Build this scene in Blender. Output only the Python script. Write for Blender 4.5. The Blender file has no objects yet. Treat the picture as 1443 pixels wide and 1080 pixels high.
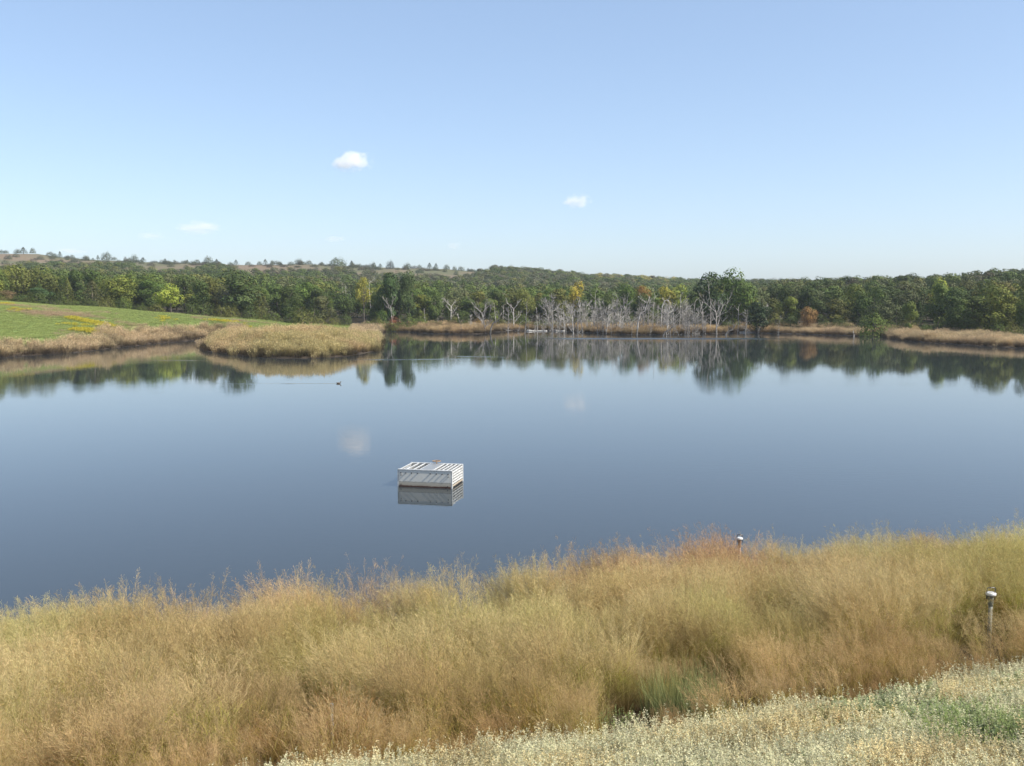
import bpy, math, random
import numpy as np
R = math.radians
rng = np.random.default_rng(7)
random.seed(7)

# ------------------------------------------------------------------ camera, sky, sun, exposure
sc = bpy.context.scene
C = sc.collection
EYE = 8.5            # metres above the water
PITCH = R(4.74)
FPX = 1400.0         # focal length in pixels of the 1443 px wide photograph
cd = bpy.data.cameras.new("camera"); cam = bpy.data.objects.new("camera", cd); C.objects.link(cam)
cd.sensor_width = 36; cd.lens = FPX / 1443 * 36; cd.clip_start = 0.1; cd.clip_end = 20000
cam.location = (0, 0, EYE); cam.rotation_euler = (R(90) - PITCH, 0, 0)
sc.camera = cam
SUN_EL, SUN_ROT = R(44), R(110)      # rotation clockwise from +Y
w = bpy.data.worlds.new("World"); sc.world = w; w.use_nodes = True
nt = w.node_tree; bg = nt.nodes['Background']
sky = nt.nodes.new('ShaderNodeTexSky'); sky.sky_type = 'NISHITA'; sky.sun_disc = False
sky.sun_elevation = SUN_EL; sky.sun_rotation = SUN_ROT
sky.air_density = 0.8; sky.dust_density = 1.2; sky.ozone_density = 0.5; sky.altitude = 0
veil = nt.nodes.new('ShaderNodeVectorMath'); veil.operation = 'ADD'; veil.inputs[1].default_value = (1.0, 1.39, 2.0)   # thin high haze over the whole sky
nt.links.new(sky.outputs[0], veil.inputs[0]); nt.links.new(veil.outputs[0], bg.inputs[0]); bg.inputs[1].default_value = 0.0865
ld = bpy.data.lights.new("sun", 'SUN'); ld.energy = 4.4; ld.angle = R(0.53); ld.color = (1.0, 0.95, 0.87)
sun = bpy.data.objects.new("sun", ld); C.objects.link(sun)
sun.rotation_euler = (R(90) - SUN_EL, 0, -SUN_ROT + math.pi)
sc.view_settings.view_transform = 'Standard'; sc.view_settings.look = 'None'
sc.view_settings.exposure = 0.75; sc.view_settings.gamma = 1.0
sc.cycles.use_denoising = True
sc.cycles.max_bounces = 8; sc.cycles.diffuse_bounces = 3; sc.cycles.glossy_bounces = 3
sc.cycles.transmission_bounces = 3; sc.cycles.transparent_max_bounces = 8; sc.cycles.volume_bounces = 6
sc.cycles.use_adaptive_sampling = True; sc.cycles.adaptive_threshold = 0.01
sc.render.film_transparent = False

# ------------------------------------------------------------------ helpers
def tag(o, label=None, cat=None, group=None, kind=None):
    if label: o['label'] = label
    if cat: o['category'] = cat
    if group: o['group'] = group
    if kind: o['kind'] = kind
    return o

def ray(x, y):
    dx = (x - 721.5) / FPX; dy = -(y - 540) / FPX
    cp, sp = math.cos(PITCH), math.sin(PITCH)
    return np.array([dx, cp + dy * sp, -sp + dy * cp])

def on_water(x, y, z=0.0):
    d = ray(x, y); t = (z - EYE) / d[2]
    return np.array([d[0] * t, d[1] * t])

def at_depth(x, D):     # world X of photo column x at forward distance D
    return (x - 721.5) / FPX * D

def top_z(y, D):        # world z seen at photo row y at distance D
    d = ray(721.5, y); return EYE + d[2] / d[1] * D

def mesh_np(name, V, quads=None, tris=None, attrs=None, smooth=False):
    me = bpy.data.meshes.new(name)
    V = np.asarray(V, dtype=np.float32).reshape(-1, 3)
    q = np.zeros((0, 4), int) if quads is None or len(quads) == 0 else np.asarray(quads)
    t = np.zeros((0, 3), int) if tris is None or len(tris) == 0 else np.asarray(tris)
    me.vertices.add(len(V)); me.vertices.foreach_set("co", V.ravel())
    nl = q.size + t.size
    me.loops.add(nl)
    me.loops.foreach_set("vertex_index", np.concatenate([q.ravel(), t.ravel()]).astype(np.int32))
    starts = np.concatenate([np.arange(len(q)) * 4, len(q) * 4 + np.arange(len(t)) * 3]).astype(np.int32)
    me.polygons.add(len(starts)); me.polygons.foreach_set("loop_start", starts)
    if smooth: me.polygons.foreach_set("use_smooth", np.ones(len(starts), bool))
    for k, (ty, arr) in (attrs or {}).items():
        a = me.attributes.new(k, ty, 'POINT')
        arr = np.asarray(arr)
        if ty == 'FLOAT_COLOR': a.data.foreach_set("color", arr.astype(np.float32).ravel())
        elif ty == 'FLOAT_VECTOR': a.data.foreach_set("vector", arr.astype(np.float32).ravel())
        elif ty == 'INT': a.data.foreach_set("value", arr.astype(np.int32))
        else: a.data.foreach_set("value", arr.astype(np.float32))
    me.update(calc_edges=True); me.validate()
    return me

def obj_of(name, me, mat=None, parent=None):
    o = bpy.data.objects.new(name, me); C.objects.link(o)
    if mat is not None and len(me.materials) == 0: me.materials.append(mat)
    if parent: o.parent = parent
    return o

def empty(name, loc, rz=0, s=1):
    o = bpy.data.objects.new(name, None); C.objects.link(o)
    o.location = loc; o.rotation_euler = (0, 0, rz); o.scale = (s, s, s) if np.isscalar(s) else s
    o.empty_display_size = 0.2
    return o

def copy_tree(o, parent=None):
    c = o.copy(); C.objects.link(c)
    if parent is not None: c.parent = parent
    for ch in list(o.children): copy_tree(ch, c)
    return c

class MB:
    """collects boxes, tubes and free faces into one mesh"""
    def __init__(s): s.v = []; s.f = []; s.m = []
    def add(s, vs, fs, mi=0):
        b = len(s.v); s.v += [tuple(v) for v in vs]; s.f += [tuple(b + i for i in f) for f in fs]; s.m += [mi] * len(fs)
    def box(s, c, d, rz=0, mi=0):
        cx, cy, cz = c; hx, hy, hz = d[0] / 2, d[1] / 2, d[2] / 2
        ca, sa = math.cos(rz), math.sin(rz); vs = []
        for z in (-hz, hz):
            for x, y in ((-hx, -hy), (hx, -hy), (hx, hy), (-hx, hy)):
                vs.append((cx + x * ca - y * sa, cy + x * sa + y * ca, cz + z))
        s.add(vs, [(3, 2, 1, 0), (4, 5, 6, 7), (0, 1, 5, 4), (1, 2, 6, 5), (2, 3, 7, 6), (3, 0, 4, 7)], mi)
    def tube(s, pts, rad, n=8, cap=True, mi=0):
        pts = [np.array(p, float) for p in pts]; k = len(pts)
        if np.isscalar(rad): rad = [rad] * k
        vs = []; prev = None
        for i, p in enumerate(pts):
            t = pts[min(i + 1, k - 1)] - pts[max(i - 1, 0)]
            t = t / (np.linalg.norm(t) + 1e-9)
            if prev is None:
                a = np.array([1, 0, 0]) if abs(t[0]) < .8 else np.array([0, 1, 0])
            else: a = prev
            u = a - t * a.dot(t); u /= np.linalg.norm(u) + 1e-9; v = np.cross(t, u); prev = u
            for j in range(n):
                an = 2 * math.pi * j / n
                vs.append(p + rad[i] * (math.cos(an) * u + math.sin(an) * v))
        fs = []
        for i in range(k - 1):
            for j in range(n):
                j2 = (j + 1) % n
                fs.append((i * n + j, i * n + j2, (i + 1) * n + j2, (i + 1) * n + j))
        if cap:
            fs.append(tuple(range(n))[::-1]); fs.append(tuple((k - 1) * n + j for j in range(n)))
        s.add(vs, fs, mi)
    def lathe(s, prof, n=16, c=(0, 0, 0), mi=0):
        s.tube_like = None
        vs = [(c[0] + r * math.cos(2 * math.pi * j / n), c[1] + r * math.sin(2 * math.pi * j / n), c[2] + z) for r, z in prof for j in range(n)]
        fs = [(i * n + j, i * n + (j + 1) % n, (i + 1) * n + (j + 1) % n, (i + 1) * n + j) for i in range(len(prof) - 1) for j in range(n)]
        fs.append(tuple(range(n))[::-1]); fs.append(tuple((len(prof) - 1) * n + j for j in range(n)))
        s.add(vs, fs, mi)
    def mesh(s, name, mats=(), smooth=False):
        me = bpy.data.meshes.new(name); me.from_pydata(s.v, [], s.f)
        for m in mats: me.materials.append(m)
        me.polygons.foreach_set("material_index", s.m)
        if smooth: me.polygons.foreach_set("use_smooth", [True] * len(s.f))
        me.update(); return me
    def build(s, name, mat, parent=None, smooth=False):
        o = bpy.data.objects.new(name, s.mesh(name, [mat], smooth)); C.objects.link(o)
        if parent: o.parent = parent
        return o

def vnoise(x, y, seed=0):       # smooth value noise, vectorised
    xi = np.floor(x).astype(np.int64); yi = np.floor(y).astype(np.int64)
    fx = x - xi; fy = y - yi; fx = fx * fx * (3 - 2 * fx); fy = fy * fy * (3 - 2 * fy)
    def h(a, b):
        n = (a * 374761393 + b * 668265263 + seed * 974634777) & 0xffffffff
        n = ((n ^ (n >> 13)) * 1274126177) & 0xffffffff
        return ((n ^ (n >> 16)) & 0xffff) / 65535.0
    return (h(xi, yi) * (1 - fx) + h(xi + 1, yi) * fx) * (1 - fy) + (h(xi, yi + 1) * (1 - fx) + h(xi + 1, yi + 1) * fx) * fy
def fbm(x, y, seed=0, o=4):
    s = 0; a = .5
    for i in range(o): s = s + a * vnoise(x * 2 ** i, y * 2 ** i, seed + i); a *= .5
    return s / (1 - .5 ** o)
def sstep(a, b, x):
    t = np.clip((x - a) / (b - a), 0, 1); return t * t * (3 - 2 * t)

# ------------------------------------------------------------------ materials
def nodes(name):
    m = bpy.data.materials.new(name); m.use_nodes = True
    return m, m.node_tree, m.node_tree.nodes['Principled BSDF']

def simple(name, col, rough=.6, metal=0, noise=0.0, scale=20, bump=0.0):
    m, t, p = nodes(name); p.inputs['Base Color'].default_value = (*col, 1)
    p.inputs['Roughness'].default_value = rough; p.inputs['Metallic'].default_value = metal
    if noise:
        n = t.nodes.new('ShaderNodeTexNoise'); n.inputs['Scale'].default_value = scale; n.inputs['Detail'].default_value = 6
        tc = t.nodes.new('ShaderNodeTexCoord'); t.links.new(tc.outputs['Object'], n.inputs['Vector'])
        r = t.nodes.new('ShaderNodeValToRGB')
        r.color_ramp.elements[0].position = .3; r.color_ramp.elements[1].position = .7
        r.color_ramp.elements[0].color = (*[c * (1 - noise) for c in col], 1)
        r.color_ramp.elements[1].color = (*[min(1, c * (1 + noise)) for c in col], 1)
        t.links.new(n.outputs[0], r.inputs[0]); t.links.new(r.outputs[0], p.inputs['Base Color'])
        if bump:
            b = t.nodes.new('ShaderNodeBump'); b.inputs['Strength'].default_value = bump; b.inputs['Distance'].default_value = .02
            t.links.new(n.outputs[0], b.inputs['Height']); t.links.new(b.outputs[0], p.inputs['Normal'])
    return m

def leaf_mat(name, inst, transl=.35, vcol='col'):
    """leaf/blade colour = mesh colour x per-plant tint (instance attribute or object colour)"""
    m = bpy.data.materials.new(name); m.use_nodes = True; t = m.node_tree
    for n in list(t.nodes): t.nodes.remove(n)
    out = t.nodes.new('ShaderNodeOutputMaterial')
    a = t.nodes.new('ShaderNodeAttribute'); a.attribute_name = vcol
    if inst:
        b = t.nodes.new('ShaderNodeAttribute'); b.attribute_type = 'INSTANCER'; b.attribute_name = 'tint'; bo = b.outputs['Color']
    else:
        b = t.nodes.new('ShaderNodeObjectInfo'); bo = b.outputs['Color']
    mx = t.nodes.new('ShaderNodeMix'); mx.data_type = 'RGBA'; mx.blend_type = 'MULTIPLY'; mx.inputs[0].default_value = 1
    t.links.new(a.outputs['Color'], mx.inputs[6]); t.links.new(bo, mx.inputs[7])
    d = t.nodes.new('ShaderNodeBsdfPrincipled'); d.inputs['Roughness'].default_value = .75; d.inputs['Specular IOR Level'].default_value = .2
    tr = t.nodes.new('ShaderNodeBsdfTranslucent'); ms = t.nodes.new('ShaderNodeMixShader'); ms.inputs[0].default_value = transl
    t.links.new(mx.outputs[2], d.inputs['Base Color']); t.links.new(mx.outputs[2], tr.inputs['Color'])
    t.links.new(d.outputs[0], ms.inputs[1]); t.links.new(tr.outputs[0], ms.inputs[2]); t.links.new(ms.outputs[0], out.inputs[0])
    return m
M_LEAF = leaf_mat("leaf", False, .13); M_LEAFI = leaf_mat("leaf_scattered", True, .13); M_GRASS = leaf_mat("grass_blade", True, .4)
M_BARK = simple("bark", (.12, .10, .08), .9, noise=.4, scale=3)

def wood_mat():
    m, t, p = nodes("dead_wood"); p.inputs['Roughness'].default_value = .85
    tc = t.nodes.new('ShaderNodeTexCoord'); n = t.nodes.new('ShaderNodeTexNoise'); n.inputs['Scale'].default_value = 1.3; n.inputs['Detail'].default_value = 5
    t.links.new(tc.outputs['Object'], n.inputs['Vector'])
    r = t.nodes.new('ShaderNodeValToRGB'); r.color_ramp.elements[0].position = .35; r.color_ramp.elements[1].position = .65
    r.color_ramp.elements[0].color = (.17, .155, .14, 1); r.color_ramp.elements[1].color = (.46, .43, .39, 1)
    oi = t.nodes.new('ShaderNodeObjectInfo'); mx = t.nodes.new('ShaderNodeMix'); mx.data_type = 'RGBA'; mx.blend_type = 'MULTIPLY'; mx.inputs[0].default_value = 1
    t.links.new(n.outputs[0], r.inputs[0]); t.links.new(r.outputs[0], mx.inputs[6]); t.links.new(oi.outputs['Color'], mx.inputs[7])
    t.links.new(mx.outputs[2], p.inputs['Base Color']); return m
M_DEAD = wood_mat()

# ------------------------------------------------------------------ pond outline (water level), from the photograph's shorelines
SN = np.array([-0.274, 0.962]); ST = np.array([0.962, 0.274])   # foreground bank: across, along
def fg_s(X, Y): return SN[0] * X + SN[1] * Y
SHORE_S = 25.0
def near_shift(a): return SHORE_S - np.interp(a, [-60, -16, -6.5, -1.5, 2, 7.5, 15, 60], [24, 23.5, 22.8, 24.1, 23.6, 23.3, 25.2, 25.6])
def fg_sp(X, Y):
    s_ = fg_s(X, Y); return s_ + near_shift(ST[0] * X + ST[1] * Y) * sstep(9, 19, s_)
far_px = [(-420, 540), (-200, 522), (0, 504), (60, 500), (125, 495), (165, 490), (225, 484), (270, 480), (300, 477.5),
          (305, 480), (288, 486), (283, 492), (300, 497), (330, 501), (360, 503.5), (400, 505), (450, 505), (495, 502), (520, 497), (536, 491),
          (539, 484), (536, 477), (530, 471), (545, 467), (570, 468), (600, 470), (640, 471), (682, 471), (700, 468), (720, 466.5), (770, 466),
          (800, 467), (840, 470), (880, 472), (935, 472), (985, 470), (1010, 471), (1040, 468), (1080, 470), (1120, 470.5), (1160, 472), (1206, 474),
          (1231, 473), (1255, 477), (1281, 481), (1320, 484), (1357, 486.5), (1443, 490.5), (1600, 499), (1900, 520)]
poly = [on_water(x, y) for x, y in far_px]
for a in (110, 60, 30, 20, 15, 10, 5, 0, -3, -8, -16, -20, -30, -60, -110):
    poly.append(SN * (SHORE_S - float(near_shift(a)) + .4 * math.sin(a * .21)) + ST * a)
poly = np.array(poly)
# little wiggles along the outline
def refine(P):
    out = []
    n = len(P)
    for i in range(n):
        a, b = P[i], P[(i + 1) % n]; L = np.linalg.norm(b - a); k = max(1, int(L / 3))
        nrm = np.array([-(b - a)[1], (b - a)[0]]) / (L + 1e-9)
        for j in range(k):
            p = a + (b - a) * j / k
            out.append(p + nrm * (vnoise(np.array([p[0] * .3]), np.array([p[1] * .3]), 5)[0] - .5) * (1.4 if 0 < p[1] < 600 else 0))
    return np.array(out)
polyr = refine(poly)
def pond_sd(X, Y):      # signed distance, negative inside the pond
    X = np.asarray(X, float); Y = np.asarray(Y, float); sh = X.shape; x = X.ravel(); y = Y.ravel()
    best = np.full(x.shape, 1e18); ins = np.zeros(x.shape, bool); P = polyr; Q = np.roll(P, -1, 0)
    for (ax, ay), (bx, by) in zip(P, Q):
        dx, dy = bx - ax, by - ay; l2 = dx * dx + dy * dy + 1e-12
        t = np.clip(((x - ax) * dx + (y - ay) * dy) / l2, 0, 1)
        best = np.minimum(best, (x - ax - t * dx) ** 2 + (y - ay - t * dy) ** 2)
        c = ((ay > y) != (by > y)) & (x < dx * (y - ay) / (dy + (1e-12 if dy == 0 else 0)) + ax); ins ^= c
    d = np.sqrt(best); return np.where(ins, -d, d).reshape(sh)

# ------------------------------------------------------------------ terrain
TX = np.array([-600, -400, 0, 120, 240, 330, 430, 560, 720, 850, 1000, 1150, 1300, 1443, 1800, 2300.])
TD = np.array([0, 140, 180, 210, 240, 270, 330, 400, 600, 900, 1300, 2200])
TZ = np.array([
 [1.5, 1.5, 5, 8.5, 9, 8.5, 9, 12, 24, 50, 45, 5], [1.5, 1.5, 5, 8.5, 9, 8.5, 9, 12, 24, 50, 45, 5],
 [1, 1, 3.6, 7.3, 8.1, 7.2, 8, 11, 19, 48, 43, 5], [1, 1, 2.6, 5.4, 6.9, 6.3, 7, 10.5, 18, 44.5, 39, 5],
 [1, .8, 1.2, 2.9, 5.2, 5, 5.5, 9, 16.5, 43, 37, 5], [1, .8, 1, 2.0, 3.7, 3.9, 4.5, 8.5, 15, 41.5, 36, 5],
 [1, .8, 1, 1.2, 2.1, 2.5, 3.5, 8, 14, 40.5, 35, 5], [1, .8, .9, .8, .4, .7, 2.3, 5, 12.5, 38.5, 33, 5],
 [1, .8, .5, .4, .3, .8, 2, 3.5, 13, 33.5, 28, 5], [1, .8, .5, .4, .3, .6, 1.8, 3, 12, 26, 22, 5],
 [1, .8, .5, .4, .3, .7, 1.8, 3, 10, 21, 17, 5], [1, .8, .5, .4, .3, 1.0, 3.5, 8, 12, 20.5, 18, 5],
 [1, .8, .3, .5, .9, 1.6, 4.6, 9, 14.5, 22, 19, 5], [1, .8, .3, .7, 1.4, 2.4, 5.4, 11.5, 18, 26, 22, 5],
 [1, .8, .9, 1.2, 2, 3, 7, 15, 24, 34, 30, 5], [1, .8, .9, 1.2, 2, 3, 7, 15, 24, 34, 30, 5.]])
def land_z(X, Y):
    px = np.clip(721.5 + X / np.maximum(Y, 60) * FPX, TX[0], TX[-1]); D = np.clip(Y, 0, TD[-1])
    i = np.clip(np.searchsorted(TX, px) - 1, 0, len(TX) - 2); j = np.clip(np.searchsorted(TD, D) - 1, 0, len(TD) - 2)
    fx = (px - TX[i]) / (TX[i + 1] - TX[i]); fy = (D - TD[j]) / (TD[j + 1] - TD[j])
    fx = fx * fx * (3 - 2 * fx) * .5 + fx * .5
    z = (TZ[i, j] * (1 - fx) + TZ[i + 1, j] * fx) * (1 - fy) + (TZ[i, j + 1] * (1 - fx) + TZ[i + 1, j + 1] * fx) * fy
    # mound of the small peninsula, knoll at the left end of the ridge
    z = z + 1.6 * np.exp(-((X + 36.5) / 13) ** 2 - ((Y - 171) / 14) ** 2)
    z = z + 3.6 * np.exp(-((X + 440) / 34) ** 2 - ((Y - 900) / 90) ** 2)
    z = z + (fbm(X / 60, Y / 60, 3) - .5) * sstep(300, 700, Y) * 4.5 + (fbm(X / 14, Y / 14, 9) - .5) * .7
    return z
FS = np.array([-80, -10, -1.5, 1.5, 6, 12, 15.5, 20, 24, 25.5, 40]); FZ = np.array([6.2, 6.85, 6.9, 6.2, 4.3, 2.6, 1.75, .95, .35, .1, .1])
def ground_z(X, Y, sd=None):
    X = np.asarray(X, float); Y = np.asarray(Y, float)
    if sd is None: sd = pond_sd(X, Y)
    s = fg_s(X, Y)
    fg = np.interp(fg_sp(X, Y), FS, FZ) + (fbm(X / 1.6, Y / 1.6, 21) - .5) * .22 * (s < 40)
    far = land_z(X, Y)
    z = np.where(s < 45, fg, far)
    shore = np.where(s < 45, 1.0, sstep(0, 9, sd)) ; 
    zl = np.where(s < 45, np.maximum(fg, .03), np.minimum(far, .12 + far * shore + sd * .03))
    return np.where(sd > 0, zl, np.maximum(-1.6, sd * .35 - .02))
def gz(x, y): return float(ground_z(np.array([x]), np.array([y]))[0])
def hit(x, y, extra=0.0, tmin=2.0, tmax=1300):     # photo pixel to ground
    d = ray(x, y); ts = np.geomspace(tmin, tmax, 900); P = d[None] * ts[:, None]
    z = ground_z(P[:, 0], P[:, 1]) + extra; below = EYE + P[:, 2] < z
    if not below.any(): return None
    k = int(np.argmax(below)); return P[k, 0], P[k, 1]

xs = np.concatenate([-np.geomspace(6000, 135, 60), np.arange(-133, 134, 1.6), np.geomspace(135, 6000, 60)])
ys = np.concatenate([np.linspace(-300, -20, 12), np.arange(-18, 34, .9), np.arange(34, 345, 1.7), np.geomspace(347, 7000, 120)])
GX, GY = np.meshgrid(xs, ys); SD = pond_sd(GX, GY); GZ = ground_z(GX, GY, SD)
PX = 721.5 + GX / np.maximum(GY, 20) * FPX; GS = fg_s(GX, GY)

def field_col(X, Y, PXX, SDD, S):
    """real ground cover colours by place (soil, mown field, dry grass hill)"""
    n1 = fbm(X / 16, Y / 16, 31); n2 = fbm(X / 5, Y / 5, 41); n3 = fbm(X / 60, Y / 45, 51)
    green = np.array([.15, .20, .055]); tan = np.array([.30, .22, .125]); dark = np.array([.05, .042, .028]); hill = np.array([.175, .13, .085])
    g = sstep(.38, .62, n1 * .6 + n2 * .4 + .12 * sstep(200, 230, Y) + .13)[..., None]
    fld = tan * (1 - g) + green * g
    nearsh = sstep(7, 3, SDD)[..., None]; fld = fld * (1 - nearsh) + np.array([.13, .095, .055]) * nearsh
    right = sstep(500, 600, PXX)[..., None]
    fld = fld * (1 - right) + np.array([.16, .12, .07]) * right
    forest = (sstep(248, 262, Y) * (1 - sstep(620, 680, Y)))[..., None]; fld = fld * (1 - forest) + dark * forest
    hl = (sstep(620, 680, Y))[..., None]
    hm = sstep(.42, .62, n3 * .7 + n1 * .3)[..., None]
    hc = hill * (1 - hm) + np.array([.11, .11, .055]) * hm
    fld = fld * (1 - hl) + hc * hl
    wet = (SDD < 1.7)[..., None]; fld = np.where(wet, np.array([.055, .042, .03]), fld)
    fg = (S < 45)[..., None]
    fgc = np.array([.085, .062, .036]) * (.7 + .6 * n2[..., None]); gl = (sstep(13, 8, S))[..., None]
    fgc = fgc * (1 - gl) + np.array([.09, .095, .04]) * gl
    return np.where(fg, fgc, fld)
GC = field_col(GX, GY, PX, SD, GS)
ny, nx = GX.shape
idx = np.arange(ny * nx).reshape(ny, nx)
Q = np.stack([idx[:-1, :-1], idx[:-1, 1:], idx[1:, 1:], idx[1:, :-1]], -1).reshape(-1, 4)
gcol = np.concatenate([GC.reshape(-1, 3), np.ones((ny * nx, 1))], 1)
gm, t, p = nodes("ground_soil"); p.inputs['Roughness'].default_value = .95; p.inputs['Specular IOR Level'].default_value = .1
a = t.nodes.new('ShaderNodeAttribute'); a.attribute_name = 'col'
tc = t.nodes.new('ShaderNodeTexCoord'); n = t.nodes.new('ShaderNodeTexNoise'); n.inputs['Scale'].default_value = .9; n.inputs['Detail'].default_value = 9; n.inputs['Roughness'].default_value = .7
t.links.new(tc.outputs['Object'], n.inputs['Vector'])
mr = t.nodes.new('ShaderNodeMapRange'); mr.inputs[1].default_value = .3; mr.inputs[2].default_value = .7; mr.inputs[3].default_value = .6; mr.inputs[4].default_value = 1.35
t.links.new(n.outputs[0], mr.inputs[0])
mx = t.nodes.new('ShaderNodeMix'); mx.data_type = 'RGBA'; mx.blend_type = 'MULTIPLY'; mx.inputs[0].default_value = 1
t.links.new(a.outputs['Color'], mx.inputs[6]); t.links.new(mr.outputs[0], mx.inputs[7]); t.links.new(mx.outputs[2], p.inputs['Base Color'])
b = t.nodes.new('ShaderNodeBump'); b.inputs['Strength'].default_value = .6; b.inputs['Distance'].default_value = .12
t.links.new(n.outputs[0], b.inputs['Height']); t.links.new(b.outputs[0], p.inputs['Normal'])
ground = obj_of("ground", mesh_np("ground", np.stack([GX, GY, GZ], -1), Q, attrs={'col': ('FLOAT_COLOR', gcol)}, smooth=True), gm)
tag(ground, kind='structure')

# ------------------------------------------------------------------ water
wm, t, p = nodes("pond_water")
p.inputs['Base Color'].default_value = (.032, .039, .041, 1); p.inputs['Roughness'].default_value = .014
p.inputs['IOR'].default_value = 1.33
geo = t.nodes.new('ShaderNodeNewGeometry'); sep = t.nodes.new('ShaderNodeSeparateXYZ'); t.links.new(geo.outputs['Position'], sep.inputs[0])
def math_n(op, a, b=None, c=None):
    m = t.nodes.new('ShaderNodeMath'); m.operation = op
    for i, v in enumerate((a, b, c)):
        if v is None: continue
        if isinstance(v, (int, float)): m.inputs[i].default_value = v
        else: t.links.new(v, m.inputs[i])
    return m.outputs[0]
def map_n(v, a, b_, c=0, d=1):
    m = t.nodes.new('ShaderNodeMapRange'); m.interpolation_type = 'SMOOTHSTEP'; t.links.new(v, m.inputs[0])
    for i, k in enumerate((a, b_, c, d)): m.inputs[i + 1].default_value = k
    return m.outputs[0]
def noise_n(scale, vec=None, det=3, sx=1, sy=1):
    mp = t.nodes.new('ShaderNodeMapping'); mp.inputs['Scale'].default_value = (sx, sy, 1); t.links.new(geo.outputs['Position'], mp.inputs[0])
    n = t.nodes.new('ShaderNodeTexNoise'); n.inputs['Scale'].default_value = scale; n.inputs['Detail'].default_value = det
    t.links.new(mp.outputs[0], n.inputs['Vector']); return n.outputs[0]
ripple = noise_n(3.2, det=4, sx=.55, sy=1.0); swell = noise_n(.35, det=2, sx=.6)
gust = map_n(noise_n(.028, det=3, sx=.45), .42, .66)
h = math_n('MULTIPLY', ripple, math_n('MULTIPLY_ADD', gust, 1.1, .5)); h = math_n('ADD', h, math_n('MULTIPLY', swell, .6))
# wind-ruffled streaks on the far water (real patches of ripples)
def streak(y0, y1, x0, x1, sl=0.0, f=3.0):
    yy = math_n('MULTIPLY_ADD', sep.outputs[0], -sl, sep.outputs[1])
    yy = math_n('ADD', yy, math_n('MULTIPLY', noise_n(.08, det=2), 3.0))
    a = math_n('MULTIPLY', map_n(yy, y0 - 1.2, y0 + 1.2), map_n(yy, y1 + 1.2, y1 - 1.2))
    b_ = math_n('MULTIPLY', map_n(sep.outputs[0], x0 - f, x0 + f), map_n(sep.outputs[0], x1 + f, x1 - f))
    return math_n('MULTIPLY', a, b_)
st = streak(220, 229, 12, 54, f=12)
for q in ((146, 147.5, -24, -8, .1, 5), (150.5, 151.5, -8, -2, -.3, 2), (142.5, 143.3, -52, -44, .0, 4)): st = math_n('MAXIMUM', st, math_n('MULTIPLY', streak(*q[:5], f=q[5]), .35))
fine = noise_n(9, det=2)
hs = math_n('MULTIPLY', math_n('MULTIPLY', fine, st), 14.0)
h = math_n('ADD', h, hs)
# the duck's wake: two thin ridges trailing from the bird
DK = on_water(477, 541)
for sl, amp in ((.035, 1.3), (-.10, .8)):
    yy = math_n('MULTIPLY_ADD', math_n('SUBTRACT', sep.outputs[0], float(DK[0])), sl, math_n('SUBTRACT', sep.outputs[1], float(DK[1])))
    ln = map_n(math_n('ABSOLUTE', yy), .35, 0.0)
    xr = math_n('MULTIPLY', map_n(sep.outputs[0], DK[0] + .1, DK[0] - .3), map_n(sep.outputs[0], DK[0] - 21, DK[0] - 3))
    h = math_n('ADD', h, math_n('MULTIPLY', math_n('MULTIPLY', ln, xr), amp))
b = t.nodes.new('ShaderNodeBump'); b.inputs['Strength'].default_value = 1.0; b.inputs['Distance'].default_value = .0024
t.links.new(h, b.inputs['Height']); t.links.new(b.outputs[0], p.inputs['Normal'])
t.links.new(math_n('MULTIPLY_ADD', math_n('MULTIPLY', st, map_n(noise_n(.25, det=3, sx=.3), .3, .6, .5, 1)), .42, .014), p.inputs['Roughness'])
wv = np.array([(-700, 15, 0), (700, 15, 0), (700, 420, 0), (-700, 420, 0)], float)
water = obj_of("water", mesh_np("water", wv, [[0, 1, 2, 3]]), wm); tag(water, kind='structure')

# ------------------------------------------------------------------ plant builders
def ribbons(base, d, L, W, bend, seg, c0, c1, r):
    """N thin tapered blades: base (N,3), d (N,3), L (N,), W (N,), bend (N,3); returns V, quads, col"""
    N = len(base); th = r.uniform(0, 2 * np.pi, N); side = np.stack([np.cos(th), np.sin(th), np.zeros(N)], 1)
    side -= d * (side * d).sum(1, keepdims=True); side /= np.linalg.norm(side, axis=1, keepdims=True) + 1e-9
    V = []; K = []
    for i in range(seg + 1):
        tt = i / seg; c = base + d * (L * tt)[:, None] + bend * (L * tt * tt)[:, None]
        wd = (W * (1 - tt * .92) * .5)[:, None]
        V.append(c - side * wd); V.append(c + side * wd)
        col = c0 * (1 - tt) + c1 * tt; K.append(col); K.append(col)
    V = np.stack(V, 1); K = np.stack(K, 1); m = 2 * (seg + 1)
    b = np.arange(N)[:, None] * m; q = []
    for i in range(seg): q.append(b + np.array([[2 * i, 2 * i + 1, 2 * i + 3, 2 * i + 2]]))
    return V.reshape(-1, 3), np.stack(q, 1).reshape(-1, 4), K.reshape(-1, 3)

def unit(v): return v / (np.linalg.norm(v, axis=-1, keepdims=True) + 1e-9)
class Parts:
    def __init__(s): s.V = []; s.Q = []; s.T = []; s.K = []; s.n = 0
    def add(s, V, Q=None, K=None, T=None):
        if Q is not None and len(Q): s.Q.append(Q + s.n)
        if T is not None and len(T): s.T.append(T + s.n)
        s.V.append(V); s.K.append(K); s.n += len(V)
    def get(s):
        return (np.concatenate(s.V), np.concatenate(s.Q) if s.Q else np.zeros((0, 4), int), np.concatenate(s.T) if s.T else np.zeros((0, 3), int), np.concatenate(s.K))

def jit(c, N, r, a=.2):
    return np.array(c)[None] * r.uniform(1 - a, 1 + a, (N, 1)) * r.uniform(1 - a * .25, 1 + a * .25, (N, 3))

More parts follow.
